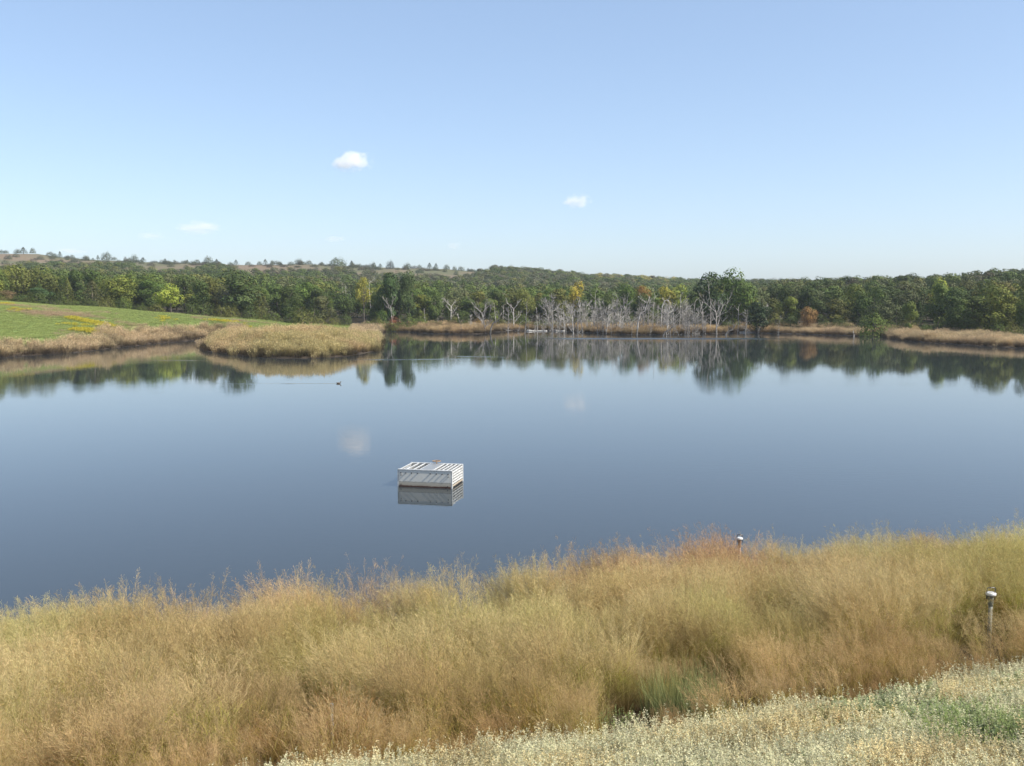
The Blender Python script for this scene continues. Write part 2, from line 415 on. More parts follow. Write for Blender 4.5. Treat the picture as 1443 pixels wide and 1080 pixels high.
def tall_tuft(seed, nl=70, nc=20, hgt=1.35, lean=(-.28, .05), nb=34, cm=(1, 1, 1), stem=1.0):
    r = np.random.default_rng(seed); P = Parts(); lean = np.array([lean[0], lean[1], 0])
    # basal blades
    N = nl; rad = r.uniform(0, .16, N); an = r.uniform(0, 6.283, N); out = np.stack([np.cos(an), np.sin(an), np.zeros(N)], 1)
    base = out * rad[:, None]; d = unit(out * r.uniform(.1, .55, (N, 1)) + np.array([0, 0, 1]) + lean * .4)
    L = r.uniform(.45, 1.0, N) * hgt / 1.35; bend = out * r.uniform(.1, .5, (N, 1)) + lean * .5 - np.array([0, 0, 1]) * r.uniform(.05, .4, (N, 1))
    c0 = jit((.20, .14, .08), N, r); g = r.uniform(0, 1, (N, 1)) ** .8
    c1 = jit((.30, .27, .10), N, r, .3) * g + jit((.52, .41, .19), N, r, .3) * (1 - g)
    P.add(*ribbons(base, d, L, r.uniform(.0045, .0085, N), bend, 4, c0, c1, r))
    # culms
    N = nc; rad = r.uniform(0, .12, N); an = r.uniform(0, 6.283, N); out = np.stack([np.cos(an), np.sin(an), np.zeros(N)], 1)
    base = out * rad[:, None]; d = unit(out * r.uniform(.03, .28, (N, 1)) + np.array([0, 0, 1]) + lean)
    L = r.uniform(.78, 1.12, N) * hgt; bend = lean * r.uniform(.1, .7, (N, 1)) + out * r.uniform(0, .15, (N, 1))
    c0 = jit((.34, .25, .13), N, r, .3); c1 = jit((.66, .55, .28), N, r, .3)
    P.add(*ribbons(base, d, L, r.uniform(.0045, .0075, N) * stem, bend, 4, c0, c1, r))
    # stem leaves
    M = N * 3; k = r.integers(0, N, M); tt = r.uniform(.25, .65, M)[:, None]; b = base[k] + d[k] * L[k][:, None] * tt + bend[k] * L[k][:, None] * tt ** 2
    an = r.uniform(0, 6.283, M); out = np.stack([np.cos(an), np.sin(an), np.zeros(M)], 1)
    P.add(*ribbons(b, unit(out * .5 + [0, 0, 1]), r.uniform(.2, .42, M), r.uniform(.005, .008, M), out * .3 - np.array([0, 0, .35]), 3, jit((.36, .35, .10), M, r, .3), jit((.62, .50, .20), M, r, .3), r))
    # open panicles: hair branches with spikelets
    M = N * nb; k = np.repeat(np.arange(N), nb); tt = (.70 + .30 * r.uniform(0, 1, M) ** .9)[:, None]
    b = base[k] + d[k] * L[k][:, None] * tt + bend[k] * L[k][:, None] * tt ** 2
    ax = unit(d[k] + 2 * bend[k] * tt); o = unit(r.normal(0, 1, (M, 3))); dd = unit(ax * 1.0 + o * r.uniform(.4, 1.15, (M, 1)))
    L2 = r.uniform(.06, .19, M) * (1.25 - (tt[:, 0] - .7) / .3 * .8)
    tip = b + dd * L2[:, None] + np.array([0, 0, -.01]); s = unit(np.cross(dd, unit(r.normal(0, 1, (M, 3)))))
    w1 = r.uniform(.0012, .0024, M)[:, None]
    V = np.stack([b, tip - s * w1, tip + s * w1], 1).reshape(-1, 3)
    c = jit((.58, .45, .27), M, r, .22); P.add(V, K=np.repeat(c, 3, 0), T=np.arange(M * 3).reshape(-1, 3))
    M2 = M // 3; j = r.integers(0, M, M2); q = b[j] + (tip[j] - b[j]) * r.uniform(.5, 1, (M2, 1)); u = unit(r.normal(0, 1, (M2, 3))); v = unit(np.cross(u, r.normal(0, 1, (M2, 3))))
    a_, b_ = .0055, .0022
    V = np.stack([q - u * a_, q - v * b_, q + u * a_, q + v * b_], 1).reshape(-1, 3); c = jit((.62, .48, .30), M2, r, .25)
    P.add(V, np.arange(M2 * 4).reshape(-1, 4), np.repeat(c, 4, 0))
    V, Q_, T, K = P.get(); return V, Q_, T, K * np.array(cm)

def coarse_tuft(seed, hgt=1.3, n=76, wid=.024, c_lo=(.18, .13, .075), c_hi=(.56, .43, .265), spread=.45, rad0=.45):
    r = np.random.default_rng(seed); P = Parts(); N = n; rad = r.uniform(0, rad0, N); an = r.uniform(0, 6.283, N)
    out = np.stack([np.cos(an), np.sin(an), np.zeros(N)], 1); base = out * rad[:, None]
    d = unit(out * r.uniform(0, spread, (N, 1)) + [0, 0, 1]); L = r.uniform(.55, 1.05, N) * hgt
    P.add(*ribbons(base, d, L, r.uniform(.6, 1.3, N) * wid, out * r.uniform(0, .3, (N, 1)), 3, jit(c_lo, N, r), jit(c_hi, N, r), r))
    # fluffy heads
    M = N * 2; k = r.integers(0, N, M); q = base[k] + d[k] * L[k][:, None] * r.uniform(.72, 1.05, (M, 1)); u = unit(r.normal(0, 1, (M, 3)) + [0, 0, .7]); v = unit(np.cross(u, r.normal(0, 1, (M, 3))))
    a_ = r.uniform(.045, .10, (M, 1)) * hgt / 1.3; b_ = a_ * .35
    V = np.stack([q - u * a_, q - v * b_, q + u * a_, q + v * b_], 1).reshape(-1, 3)
    P.add(V, np.arange(M * 4).reshape(-1, 4), np.repeat(jit(np.array(c_hi) * 1.08, M, r), 4, 0))
    return P.get()

def leafy_plant(seed, hgt=.42, ns=20, nlv=40, rad0=.19, lw=.0095, ll=.020, c_top=(.66, .63, .41), c_mid=(.60, .37, .17), c_low=(.20, .22, .09)):
    """a clump of leafy stems, pale at the top"""
    r = np.random.default_rng(seed); P = Parts(); N = ns; an = r.uniform(0, 6.283, N); rad = rad0 * np.sqrt(r.uniform(0, 1, N))
    out = np.stack([np.cos(an), np.sin(an), np.zeros(N)], 1); base = out * rad[:, None]; d = unit(out * r.uniform(0, .45, (N, 1)) + [0, 0, 1]); L = r.uniform(.72, 1.04, N) * hgt
    bend = out * r.uniform(-.1, .25, (N, 1))
    P.add(*ribbons(base, d, L, np.full(N, .004), bend, 3, jit((.26, .22, .12), N, r), jit((.40, .36, .22), N, r), r))
    M = N * nlv; k = np.repeat(np.arange(N), nlv); tt = (r.uniform(.15, 1, M) ** .75)[:, None]
    b = base[k] + d[k] * L[k][:, None] * tt + bend[k] * L[k][:, None] * tt ** 2
    an = r.uniform(0, 6.283, M); o = np.stack([np.cos(an), np.sin(an), r.uniform(-.3, .9, M)], 1); o = unit(o); s = unit(np.cross(o, np.array([0, 0, 1.]) + r.normal(0, .5, (M, 3))))
    sc_ = r.uniform(.6, 1.3, (M, 1)); l = ll * sc_; w_ = lw * .5 * sc_
    V = np.stack([b, b + o * l * .5 - s * w_, b + o * l, b + o * l * .5 + s * w_], 1).reshape(-1, 3)
    top = sstep(.5, .85, tt); pk = (r.uniform(0, 1, (M, 1)) < .5).astype(float)
    c = jit(c_low, M, r, .3) * (1 - pk) + jit(c_mid, M, r, .3) * pk
    c = c * (1 - top) + jit(c_top, M, r, .15) * top
    P.add(V, np.arange(M * 4).reshape(-1, 4), np.repeat(c, 4, 0))
    return P.get()

def crown(seed, H=10, Rr=4.2, n=1900, size=.42, lobes=20, z0=.12, top=1.0, gap=.0, flat=1.0):
    r = np.random.default_rng(seed); K = lobes
    cen = []; 
    while len(cen) < K:
        v = r.uniform(-1, 1, 3)
        if .25 < np.linalg.norm(v) < .95: cen.append(v * [Rr * .72, Rr * .72, H * (top - z0) * .5 * .78] + [0, 0, H * (top + z0) / 2])
    cen = np.array(cen); cen[0] = (0, 0, H * .86)
    lr = r.uniform(.26, .46, K) * Rr * (1.22 if K < 14 else 1); k = r.integers(0, K, n); dv = unit(r.normal(0, 1, (n, 3)) + [0, 0, .25])
    rr = lr[k] * r.uniform(.72, 1.08, n)
    q = cen[k] + dv * rr[:, None] * [1, 1, .85 * flat]; q[:, 2] = np.maximum(q[:, 2], .25)
    nn = unit(dv + r.normal(0, .22, (n, 3))); u = unit(np.cross(nn, r.normal(0, 1, (n, 3)))); v = np.cross(nn, u)
    s = r.uniform(.5, 1.2, (n, 1)) * size
    V = np.stack([q - u * s * .5, q - v * s * .36 + u * s * .1, q + u * s * .5, q + v * s * .36 - u * s * .08], 1).reshape(-1, 3)
    lt = r.uniform(.84, 1.16, K)[k] * r.uniform(.8, 1.2, n); c = lt[:, None] * r.uniform(.93, 1.07, (n, 3))
    return V, np.arange(n * 4).reshape(-1, 4), np.zeros((0, 3), int), np.repeat(c, 4, 0)

def dome(seed, H=10, Rr=4.3, n=2200, size=.5):
    r = np.random.default_rng(seed); d = unit(r.normal(0, 1, (n, 3))); d[:, 2] = np.abs(d[:, 2]) * 1.0 - .12 * r.uniform(0, 1, n); az = np.arctan2(d[:, 1], d[:, 0]); el = d[:, 2]
    lump = 1 + .13 * np.sin(az * 3 + seed + el * 4) + .10 * np.sin(az * 5 - el * 9) + .08 * np.sin(az * 8 + el * 15 + seed)
    rr = lump * r.uniform(.62, 1.04, n) ** .5
    q = d * rr[:, None] * [Rr, Rr, H * .93]; q[:, 2] = np.maximum(q[:, 2], .15); nn = unit(d + r.normal(0, .38, (n, 3))); u = unit(np.cross(nn, r.normal(0, 1, (n, 3)))); v = np.cross(nn, u)
    s = r.uniform(.5, 1.2, (n, 1)) * size
    V = np.stack([q - u * s * .5, q - v * s * .36 + u * s * .1, q + u * s * .5, q + v * s * .36 - u * s * .08], 1).reshape(-1, 3)
    c = r.uniform(.65, 1.3, (n, 1)) * r.uniform(.93, 1.07, (n, 3))
    return V, np.arange(n * 4).reshape(-1, 4), np.zeros((0, 3), int), np.repeat(c, 4, 0)

def cedar(seed, H=8, Rr=2.3, n=1700, size=.34):
    r = np.random.default_rng(seed); zz = r.uniform(.03, 1, n) ** .9; an = r.uniform(0, 6.283, n)
    env = (1 - zz) ** .75 * (1 + .22 * np.sin(an * 3 + zz * 9 + seed) + .18 * np.sin(an * 5 - zz * 23))
    rad = Rr * env * r.uniform(.45, 1.05, n) ** .5; q = np.stack([np.cos(an) * rad, np.sin(an) * rad, zz * H + .1], 1)
    o = np.stack([np.cos(an), np.sin(an), np.full(n, .9)], 1); nn = unit(o + r.normal(0, .6, (n, 3))); u = unit(np.cross(nn, r.normal(0, 1, (n, 3)))); v = np.cross(nn, u)
    s = r.uniform(.5, 1.2, (n, 1)) * size
    V = np.stack([q - u * s * .5, q - v * s * .3, q + u * s * .5, q + v * s * .3], 1).reshape(-1, 3)
    c = r.uniform(.65, 1.3, (n, 1)) * r.uniform(.93, 1.07, (n, 3))
    return V, np.arange(n * 4).reshape(-1, 4), np.zeros((0, 3), int), np.repeat(c, 4, 0)

def col4(K): return np.concatenate([K, np.ones((len(K), 1))], 1)
def pmesh(name, P, mat):
    V, Q_, T, K = P; me = mesh_np(name, V, Q_, T, {'col': ('FLOAT_COLOR', col4(K))}); me.materials.append(mat); return me

def scatter(name, variants, mat, pts, rot, scl, pick, tint):
    """ONE object holding plant shapes and points; geometry nodes set the shapes on the points"""
    Vs, Qs, Ts, Ks, vid = [], [], [], [], []; n = 0
    for i, (V, Q_, T, K) in enumerate(variants):
        Vs.append(V); Qs.append(Q_ + n); Ts.append(T + n); Ks.append(col4(K)); vid.append(np.full(len(V), i)); n += len(V)
    N = len(pts); Vs.append(pts); Ks.append(np.ones((N, 4))); vid.append(np.full(N, -1))
    V = np.concatenate(Vs)
    def pad(a, w_): return np.concatenate([np.zeros((n, w_)), a])
    if np.ndim(scl) == 1: scl = np.repeat(np.asarray(scl)[:, None], 3, 1)
    me = mesh_np(name, V, np.concatenate(Qs), np.concatenate(Ts), {
        'col': ('FLOAT_COLOR', np.concatenate(Ks)), 'vid': ('INT', np.concatenate(vid)), 'rot': ('FLOAT_VECTOR', pad(rot, 3)),
        'scl': ('FLOAT_VECTOR', pad(scl, 3)), 'pick': ('INT', np.concatenate([np.zeros(n), pick])), 'tint': ('FLOAT_COLOR', np.concatenate([np.ones((n, 4)), col4(tint)]))})
    me.materials.append(mat)
    o = obj_of(name, me)
    g = bpy.data.node_groups.new(name + "_scatter", 'GeometryNodeTree')
    g.interface.new_socket("Geometry", in_out='INPUT', socket_type='NodeSocketGeometry'); g.interface.new_socket("Geometry", in_out='OUTPUT', socket_type='NodeSocketGeometry')
    N_ = g.nodes; L = g.links; gi = N_.new('NodeGroupInput'); go = N_.new('NodeGroupOutput')
    def attr(nm, ty):
        a = N_.new('GeometryNodeInputNamedAttribute'); a.data_type = ty; a.inputs['Name'].default_value = nm; return a.outputs['Attribute']
    cmp = N_.new('FunctionNodeCompare'); cmp.data_type = 'INT'; cmp.operation = 'GREATER_EQUAL'; L.new(attr('vid', 'INT'), cmp.inputs[2]); cmp.inputs[3].default_value = 0
    sg = N_.new('GeometryNodeSeparateGeometry'); sg.domain = 'POINT'; L.new(gi.outputs[0], sg.inputs[0]); L.new(cmp.outputs[0], sg.inputs['Selection'])
    sp = N_.new('GeometryNodeSplitToInstances'); sp.domain = 'POINT'; L.new(sg.outputs[0], sp.inputs[0]); L.new(attr('vid', 'INT'), sp.inputs['Group ID'])
    mp = N_.new('GeometryNodeMeshToPoints'); L.new(sg.outputs[1], mp.inputs[0])
    ip = N_.new('GeometryNodeInstanceOnPoints'); L.new(mp.outputs[0], ip.inputs['Points']); L.new(sp.outputs[0], ip.inputs['Instance'])
    ip.inputs['Pick Instance'].default_value = True; L.new(attr('pick', 'INT'), ip.inputs['Instance Index'])
    er = N_.new('FunctionNodeEulerToRotation'); L.new(attr('rot', 'FLOAT_VECTOR'), er.inputs[0]); L.new(er.outputs[0], ip.inputs['Rotation'])
    L.new(attr('scl', 'FLOAT_VECTOR'), ip.inputs['Scale']); L.new(ip.outputs[0], go.inputs[0])
    md = o.modifiers.new("scatter", 'NODES'); md.node_group = g
    return o

def place(X, Y): return np.stack([X, Y, ground_z(X, Y) - .01], 1)

# ------------------------------------------------------------------ foreground plants
def fg_points(n, s0, s1, a0, a1, r):
    s = r.uniform(s0, s1, n); a = r.uniform(a0, a1, n); X = SN[0] * s + ST[0] * a; Y = SN[1] * s + ST[1] * a
    k = (Y > 3) & (np.abs(X) < Y * .56 + 9); return X[k], Y[k], s[k]
_e = [hit(x, y, .48) for x, y in ((404, 1079), (600, 1062), (740, 1040), (850, 1032), (1000, 1008), (1190, 972), (1300, 955), (1443, 936))]
EDGE_A = np.array([ST[0] * q[0] + ST[1] * q[1] for q in _e]); EDGE_S = np.array([fg_s(*q) for q in _e]); EDGE_A = np.concatenate([[-4], EDGE_A]); EDGE_S = np.concatenate([[EDGE_S[0] - 2.2], EDGE_S]); print("EDGE", EDGE_A.round(1), EDGE_S.round(1))
def edge_s(X, Y):       # where the pale low plants end and the tall grass starts
    a = ST[0] * X + ST[1] * Y
    return np.interp(a, EDGE_A, EDGE_S) + (fbm(a / 1.6, a * 0 + .3, 77) - .5) * .9

pipe_px = [(1396.5, 834, 18.9), (1042, 757, 28.0), (467, 992, 15.0)]
pipes = []
for px_, py_, D in pipe_px: pipes.append((at_depth(px_, D * math.cos(PITCH) + .5), D))
tall = [tall_tuft(100 + i, nl=70 + 6 * (i % 3), nc=17 + (i % 4) * 2, hgt=1.25 + .12 * (i % 3), lean=(-.30 + .08 * (i % 4), .04 * ((i % 3) - 1))) for i in range(10)]
tall += [tall_tuft(130, 60, 34, 1.05, (-.75, .1), 8, (.66, .52, .44), 1.3), tall_tuft(131, 90, 26, .95, (-.5, -.1), 5, (.74, .60, .50), 1.4), tall_tuft(132, 30, 44, 1.15, (-.9, .2), 10, (.62, .50, .45), 1.2),
         tall_tuft(133, 50, 30, 1.2, (.15, -.1), 6, (.9, .8, .6), 1.3)]
r = np.random.default_rng(11)
X, Y, s = fg_points(15500, 10.5, 25.8, -32, 42, r); k_ = fg_sp(X, Y) < 25.15; X, Y, s = X[k_], Y[k_], s[k_]; SPR = fg_sp(X, Y)
keep = (s > edge_s(X, Y)) & (fbm(X / 1.4, Y / 1.4, 61) + r.uniform(-.2, .2, len(X)) > .30)
hx, hy = pipes[0][0], pipes[0][1]
keep &= ~((np.hypot(X - hx, Y - hy) < .22) | ((np.abs(X - hx * Y / hy) < .14) & (Y < hy) & (Y > hy - 1.0)))
hx, hy = pipes[2][0], pipes[2][1]
keep &= ~((np.abs(X - hx * Y / hy) < .22) & (Y < hy + .2) & (Y > hy - 2.5))
X, Y, s = X[keep], Y[keep], s[keep]; N = len(X)
print('TUFTS', N)
lo = fbm(X / 5, Y / 5, 71); gr = sstep(.42, .62, fbm(X / 2.5, Y / 3.5, 81))[:, None]; pk = sstep(.45, .65, fbm(X / 3.2, Y / 3.2, 91))[:, None]
tint = np.array([1.0, .98, .82]) * (1 - gr) + np.array([.90, .98, .66]) * gr
tint = tint * (1 - pk * .25) + np.array([1.02, .86, .80]) * pk * .25
edgep = sstep(20, 24, s)[:, None]; tint = tint * (1 - edgep * .5) + np.array([1.06, .96, .97]) * edgep * .45
front = sstep(4.5, .3, s - edge_s(X, Y))[:, None]; tint = tint * (1 - front * .75) + np.array([.86, .68, .56]) * front * .8
tint = tint * r.uniform(.76, 1.08, (N, 1)) * (.80 + .34 * fbm(X / .8, Y / .8, 161))[:, None]
brn = sstep(.52, .66, fbm(X / 1.9, Y / 1.9, 171))[:, None]; tint = tint * (1 - brn * [.16, .22, .26]) * [1.07, 1.13, 1.10]
sc_ = (.56 + .98 * lo) * r.uniform(.8, 1.18, N) * (1 - .18 * front[:, 0])
near_p = 1 - (1 - sstep(.6, 2.2, np.abs(X - pipes[0][0] * Y / pipes[0][1]))) * (np.abs(Y - pipes[0][1] + 2) < 2.6)
lx = (fbm(X / 1.7, Y / 1.7, 131) - .5) * 1.0 * near_p; ly = (fbm(X / 1.7, Y / 1.7, 141) - .5) * .9
cl = fbm(X / 1.1, Y / 1.1, 151); sc_ = sc_ * (.56 + .78 * sstep(.25, .75, cl)) * (1 - .20 * sstep(19, 24, s)) * (1 - .28 * sstep(4.5, .5, s - edge_s(X, Y)))
sc_ = np.minimum(sc_, 1.22)
for (qx, qy), wd_, ln_ in ((pipes[0], .5, 2.6), (pipes[2], .45, 2.2)):
    cor = (Y < qy + .4) & (Y > qy - ln_); sc_ = np.where(cor, sc_ * (.50 + .50 * sstep(wd_ * .55, wd_ * 2.0, np.abs(X - qx * Y / qy))), sc_)
REED = hit(968, 1006, .1); cor = (np.abs(X - REED[0] * Y / REED[1]) < 1.25) & (Y < REED[1] + .7) & (Y > REED[1] - 2.5); sc_ = np.where(cor, sc_ * .12, sc_)
spn = fg_sp(X, Y); wsp = (spn > 22.3) & (fbm(X / 1.2, Y / 1.2, 191) > .58) & (r.uniform(0, 1, N) < .6); sc_ = np.where(wsp, sc_ * 1.08 + .06, sc_); tint = np.where(wsp[:, None], tint * [1.06, .95, .98], tint)
dk_ = sstep(.48, .30, cl)[:, None]; tint = tint * (1 - dk_ * [.22, .28, .30])
rot = np.stack([r.normal(0, .09, N) + lx, r.normal(-.02, .09, N) + ly, r.normal(0, .8, N)], 1)
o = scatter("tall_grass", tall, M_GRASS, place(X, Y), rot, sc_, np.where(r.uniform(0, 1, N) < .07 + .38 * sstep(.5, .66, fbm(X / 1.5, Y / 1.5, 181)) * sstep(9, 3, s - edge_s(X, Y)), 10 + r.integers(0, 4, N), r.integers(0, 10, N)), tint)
tag(o, "tall golden tan grass with feathery pinkish seed heads along the near bank", "grass", kind='stuff')

# pale low plants at the camera's feet
low = [leafy_plant(300 + i, hgt=.38 + .05 * (i % 3), rad0=.21) for i in range(8)]
lowg = [leafy_plant(340 + i, hgt=.30, c_top=(.34, .38, .20), c_mid=(.24, .25, .10), c_low=(.12, .17, .06), lw=.014, ll=.034) for i in range(4)]
X, Y, s = fg_points(44000, 6.0, 14.5, -14, 27, r)
e = edge_s(X, Y); keep = (s < e + .15); X, Y, s, e = X[keep], Y[keep], s[keep], e[keep]; N = len(X)
gpatch = fbm(X / 1.5, Y / 1.5, 101); gsel = (gpatch + r.uniform(-.12, .12, N) + .08 * sstep(4.5, 7.5, e - s) > .63)
BUSH = hit(1392, 1052, .2)
gsel |= (np.hypot(X - BUSH[0], (Y - BUSH[1])) < .55)
k2 = (np.hypot((X - REED[0]) / .9, (Y - REED[1]) / .55) > 1) & (np.hypot(X - BUSH[0], (Y - BUSH[1] + .25) / 1.1) > .55)
pick = np.where(gsel, 8 + r.integers(0, 4, N), r.integers(0, 8, N))
ow = sstep(.5, .68, fbm(X / .9, Y / .9, 121))[:, None]; tint = r.uniform(.6, 1.2, (N, 1)) * (np.array([1, 1, .97]) * (1 - ow) + np.array([1.0, .87, .70]) * ow) * (.66 + .7 * fbm(X / .7, Y / .7, 111))[:, None]
rot = np.stack([r.normal(0, .12, N), r.normal(0, .12, N), r.uniform(0, 6.28, N)], 1)
o = scatter("ground_cover", low + lowg, M_GRASS, place(X, Y)[k2], rot[k2], r.uniform(.75, 1.2, N)[k2], pick[k2], tint[k2])
tag(o, "low pale silvery plants with cream tops and orange dry leaves in the near corner", "ground cover", kind='stuff')

# green reedy clump and green bush
def clump_obj(name, P, loc, s, colr, label, cat, group=None, rz=0):
    o = obj_of(name, pmesh(name, P, M_LEAF)); o.location = loc; o.scale = s if not np.isscalar(s) else (s, s, s); o.color = (*colr, 1); o.rotation_euler[2] = rz
    return tag(o, label, cat, group)
P = Parts(); rr_ = np.random.default_rng(5); n_ = 1500
an = rr_.uniform(0, 6.283, n_); rd = np.sqrt(rr_.uniform(0, 1, n_)); base = np.stack([np.cos(an) * rd * .68, np.sin(an) * rd * .45, np.zeros(n_)], 1)
P.add(*ribbons(base, unit(rr_.normal(0, .16, (n_, 3)) * [1, 1, 0] + [-.06, 0, 1]), rr_.uniform(.45, .95, n_), rr_.uniform(.004, .008, n_), rr_.normal(0, .15, (n_, 3)), 3, jit((.08, .10, .045), n_, rr_, .3), jit((.33, .35, .13), n_, rr_), rr_))
clump_obj("reed_clump", P.get(), (REED[0], REED[1], gz(*REED) - .02), 1, (1, 1, 1), "green upright rush clump between tall tan grass and pale low plants", "rushes")
P = leafy_plant(9, hgt=.60, ns=420, nlv=60, rad0=.66, lw=.008, ll=.016, c_top=(.20, .27, .07), c_mid=(.11, .17, .04), c_low=(.05, .08, .02))
clump_obj("green_bush", P, (BUSH[0], BUSH[1], gz(*BUSH) - .02), (1, .8, .95), (1, 1, 1), "feathery dark green bush among the pale low plants in the near right corner", "bush")
for i, (px_, py_, hh) in enumerate(((870, 1040, .42), (1150, 975, .38), (825, 1030, .34))):
    q = hit(px_, py_)
    P = leafy_plant(20 + i, hgt=hh, ns=60, nlv=34, rad0=.22, lw=.009, ll=.018, c_top=(.20, .25, .08), c_mid=(.16, .2, .07), c_low=(.1, .13, .05))
    clump_obj("green_weed", P, (q[0], q[1], gz(*q) - .02), 1, (1, 1, 1), ("light green weed where tall grass meets pale plants near bottom centre", "small green weed right of the rush clump at the grass edge", "small light green weed left of another at the tall grass foot")[i], "weed")

# ------------------------------------------------------------------ bank and field grass
coarse = [coarse_tuft(400 + i, 1.25 + .1 * (i % 3)) for i in range(6)]
coarse_shade = [coarse_tuft(420 + i, .7, c_lo=(.035, .025, .018), c_hi=(.10, .072, .045), n=40) for i in range(3)]  # near-black blades: the shadow under the bank's grass is painted into their colour
def band(n, x0, x1, y0, y1, f, r):
    X = r.uniform(x0, x1, n); Y = r.uniform(y0, y1, n); sd = pond_sd(X, Y); px_ = 721.5 + X / Y * FPX
    k = f(X, Y, sd, px_) & (px_ > -60) & (px_ < 1500); return X[k], Y[k], sd[k], px_[k]
EDGE_X = np.array([-100, 0, 240, 430, 520, 600, 700, 850, 1000, 1060, 1150, 1250, 1300, 1443, 1600.])
EDGE_D = np.array([252, 252, 262, 258, 274, 282, 286, 286, 279, 270, 264, 245, 229, 209, 196.])
def f_dry(X, Y, sd, px_):
    edge = np.interp(px_, EDGE_X, EDGE_D); strip = np.where(px_ < 285, 2.4 + 5.5 * fbm(X / 9, Y / 9, 5), 60)
    pen = (px_ > 280) & (px_ < 560) & (Y < 196); return (sd > -.45) & (Y > 120) & (Y < edge + 6) & (np.where(px_ < 520, (sd < strip) & ((Y < 200) | (sd < 6)) | pen, True))
X, Y, sd, px_ = band(90000, -140, 150, 120, 300, f_dry, r); N = len(X)
edge_shade = (sd < np.where((px_ > 283) & (px_ < 510), 1.25, .6)) & (r.uniform(0, 1, N) < .9)  # waterline tufts that carry the painted undercut shadow
pick = np.where(edge_shade, 6 + r.integers(0, 3, N), r.integers(0, 6, N))
u = fbm(X / 8, Y / 8, 13)[:, None]; tint = np.array([1.0, .95, .95]) * (1 - u) + np.array([.92, .96, .86]) * u
isl = ((px_ > 283) & (px_ < 545) & (Y < 215))[:, None]; tint = np.where(isl, tint * [.98, .97, .86], tint); ig = sstep(.45, .6, fbm(X / 7, Y / 7, 23))[:, None] * isl; tint = tint * (1 - ig * [.10, .02, .12])
brn = sstep(.5, .62, fbm(X / 4, Y / 4, 17))[:, None] * (~isl); tint = tint * (1 - .3 * brn)
tint = tint * r.uniform(.8, 1.15, (N, 1))
cn = fbm(X / 3.5, Y / 3.5, 19); sc_ = r.uniform(.6, 1.35, N) * (.55 + .95 * cn) * np.where(px_ > 545, .85, 1)
far_ = ((px_ > 545) & (px_ < 1100))[:, None]; tint = tint * np.where(far_, np.where(cn[:, None] > .5, [1.0, .95, .88], [.60, .58, .52]), 1)
edge_hi = (sd > .3) & (sd < 2.2); sc_ = np.where(edge_hi, sc_ * 1.15, sc_)
rot = np.stack([r.normal(0, .1, N), r.normal(0, .1, N), r.uniform(0, 6.28, N)], 1)
P3 = place(X, Y)
o = scatter("bank_grass", coarse + coarse_shade, M_GRASS, P3, rot, sc_, pick, tint)
tag(o, "dry tan grass along the far banks and over the low peninsula", "grass", kind='stuff')

short = [coarse_tuft(440 + i, .34, n=34, wid=.03, c_lo=(.14, .165, .05), c_hi=(.37, .42, .135), rad0=.6, spread=.8) for i in range(4)]
short_t = [coarse_tuft(450 + i, .5, n=34, wid=.03, c_lo=(.18, .13, .08), c_hi=(.46, .34, .21), rad0=.6, spread=.6) for i in range(4)]
X, Y, sd, px_ = band(60000, -150, -15, 140, 275, lambda X, Y, sd, px_: (sd > 2) & (px_ < 560) & (Y < np.interp(px_, EDGE_X, EDGE_D) + 6), r); N = len(X)
n1 = fbm(X / 16, Y / 16, 31); n2 = fbm(X / 5, Y / 5, 41); g = sstep(.38, .62, n1 * .6 + n2 * .4 + .12 * sstep(200, 230, Y) + .13)
pick = np.where(r.uniform(0, 1, N) < g, r.integers(0, 4, N), 4 + r.integers(0, 4, N)); tint = np.ones((N, 3)) * r.uniform(.8, 1.2, (N, 1))
o = scatter("field_grass", short + short_t, M_GRASS, place(X, Y), np.stack([r.normal(0, .1, N), r.normal(0, .1, N), r.uniform(0, 6.28, N)], 1), r.uniform(.7, 1.2, N), pick, tint)
tag(o, "short green and tan grass on the gently sloping left meadow", "grass", kind='stuff')

# yellow wildflower streaks on the meadow
fl = []
for i in range(3):
    rr_ = np.random.default_rng(i); P = Parts(); n_ = 70; q = np.stack([rr_.normal(0, .35, n_), rr_.normal(0, .35, n_), rr_.uniform(.25, .6, n_)], 1)
    u_ = unit(rr_.normal(0, 1, (n_, 3))); v_ = unit(np.cross(u_, rr_.normal(0, 1, (n_, 3)))); a_ = .07
    P.add(np.stack([q - u_ * a_, q - v_ * a_, q + u_ * a_, q + v_ * a_], 1).reshape(-1, 3), np.arange(n_ * 4).reshape(-1, 4), np.repeat(jit((.50, .43, .05), n_, rr_), 4, 0))
    bs = q * [1, 1, 0]; P.add(*ribbons(bs, np.tile([0, 0, 1.], (n_, 1)), q[:, 2], np.full(n_, .02), np.zeros((n_, 3)), 2, jit((.12, .15, .04), n_, rr_), jit((.2, .22, .05), n_, rr_), rr_)); fl.append(P.get())
pts = []
for (xa, ya, xb, yb, n_, sp) in ((97, 447, 158, 461, 260, .7), (102, 465, 135, 471, 110, .7), (0, 428, 12, 429, 50, .8), (80, 456, 168, 467, 30, 1.6), (295, 450.5, 335, 454, 50, .8), (225, 448, 232, 452, 20, 2), (335, 458, 350, 462, 20, 1.5), (20, 436, 30, 438, 15, 2)):
    A = hit(xa, ya, .3); B = hit(xb, yb, .3)
    if A is None or B is None: continue
    u_ = r.uniform(0, 1, n_); pts.append(np.stack([A[0] + (B[0] - A[0]) * u_ + r.normal(0, sp * .5, n_), A[1] + (B[1] - A[1]) * u_ + r.normal(0, sp, n_)], 1))
pts = np.concatenate(pts); N = len(pts)
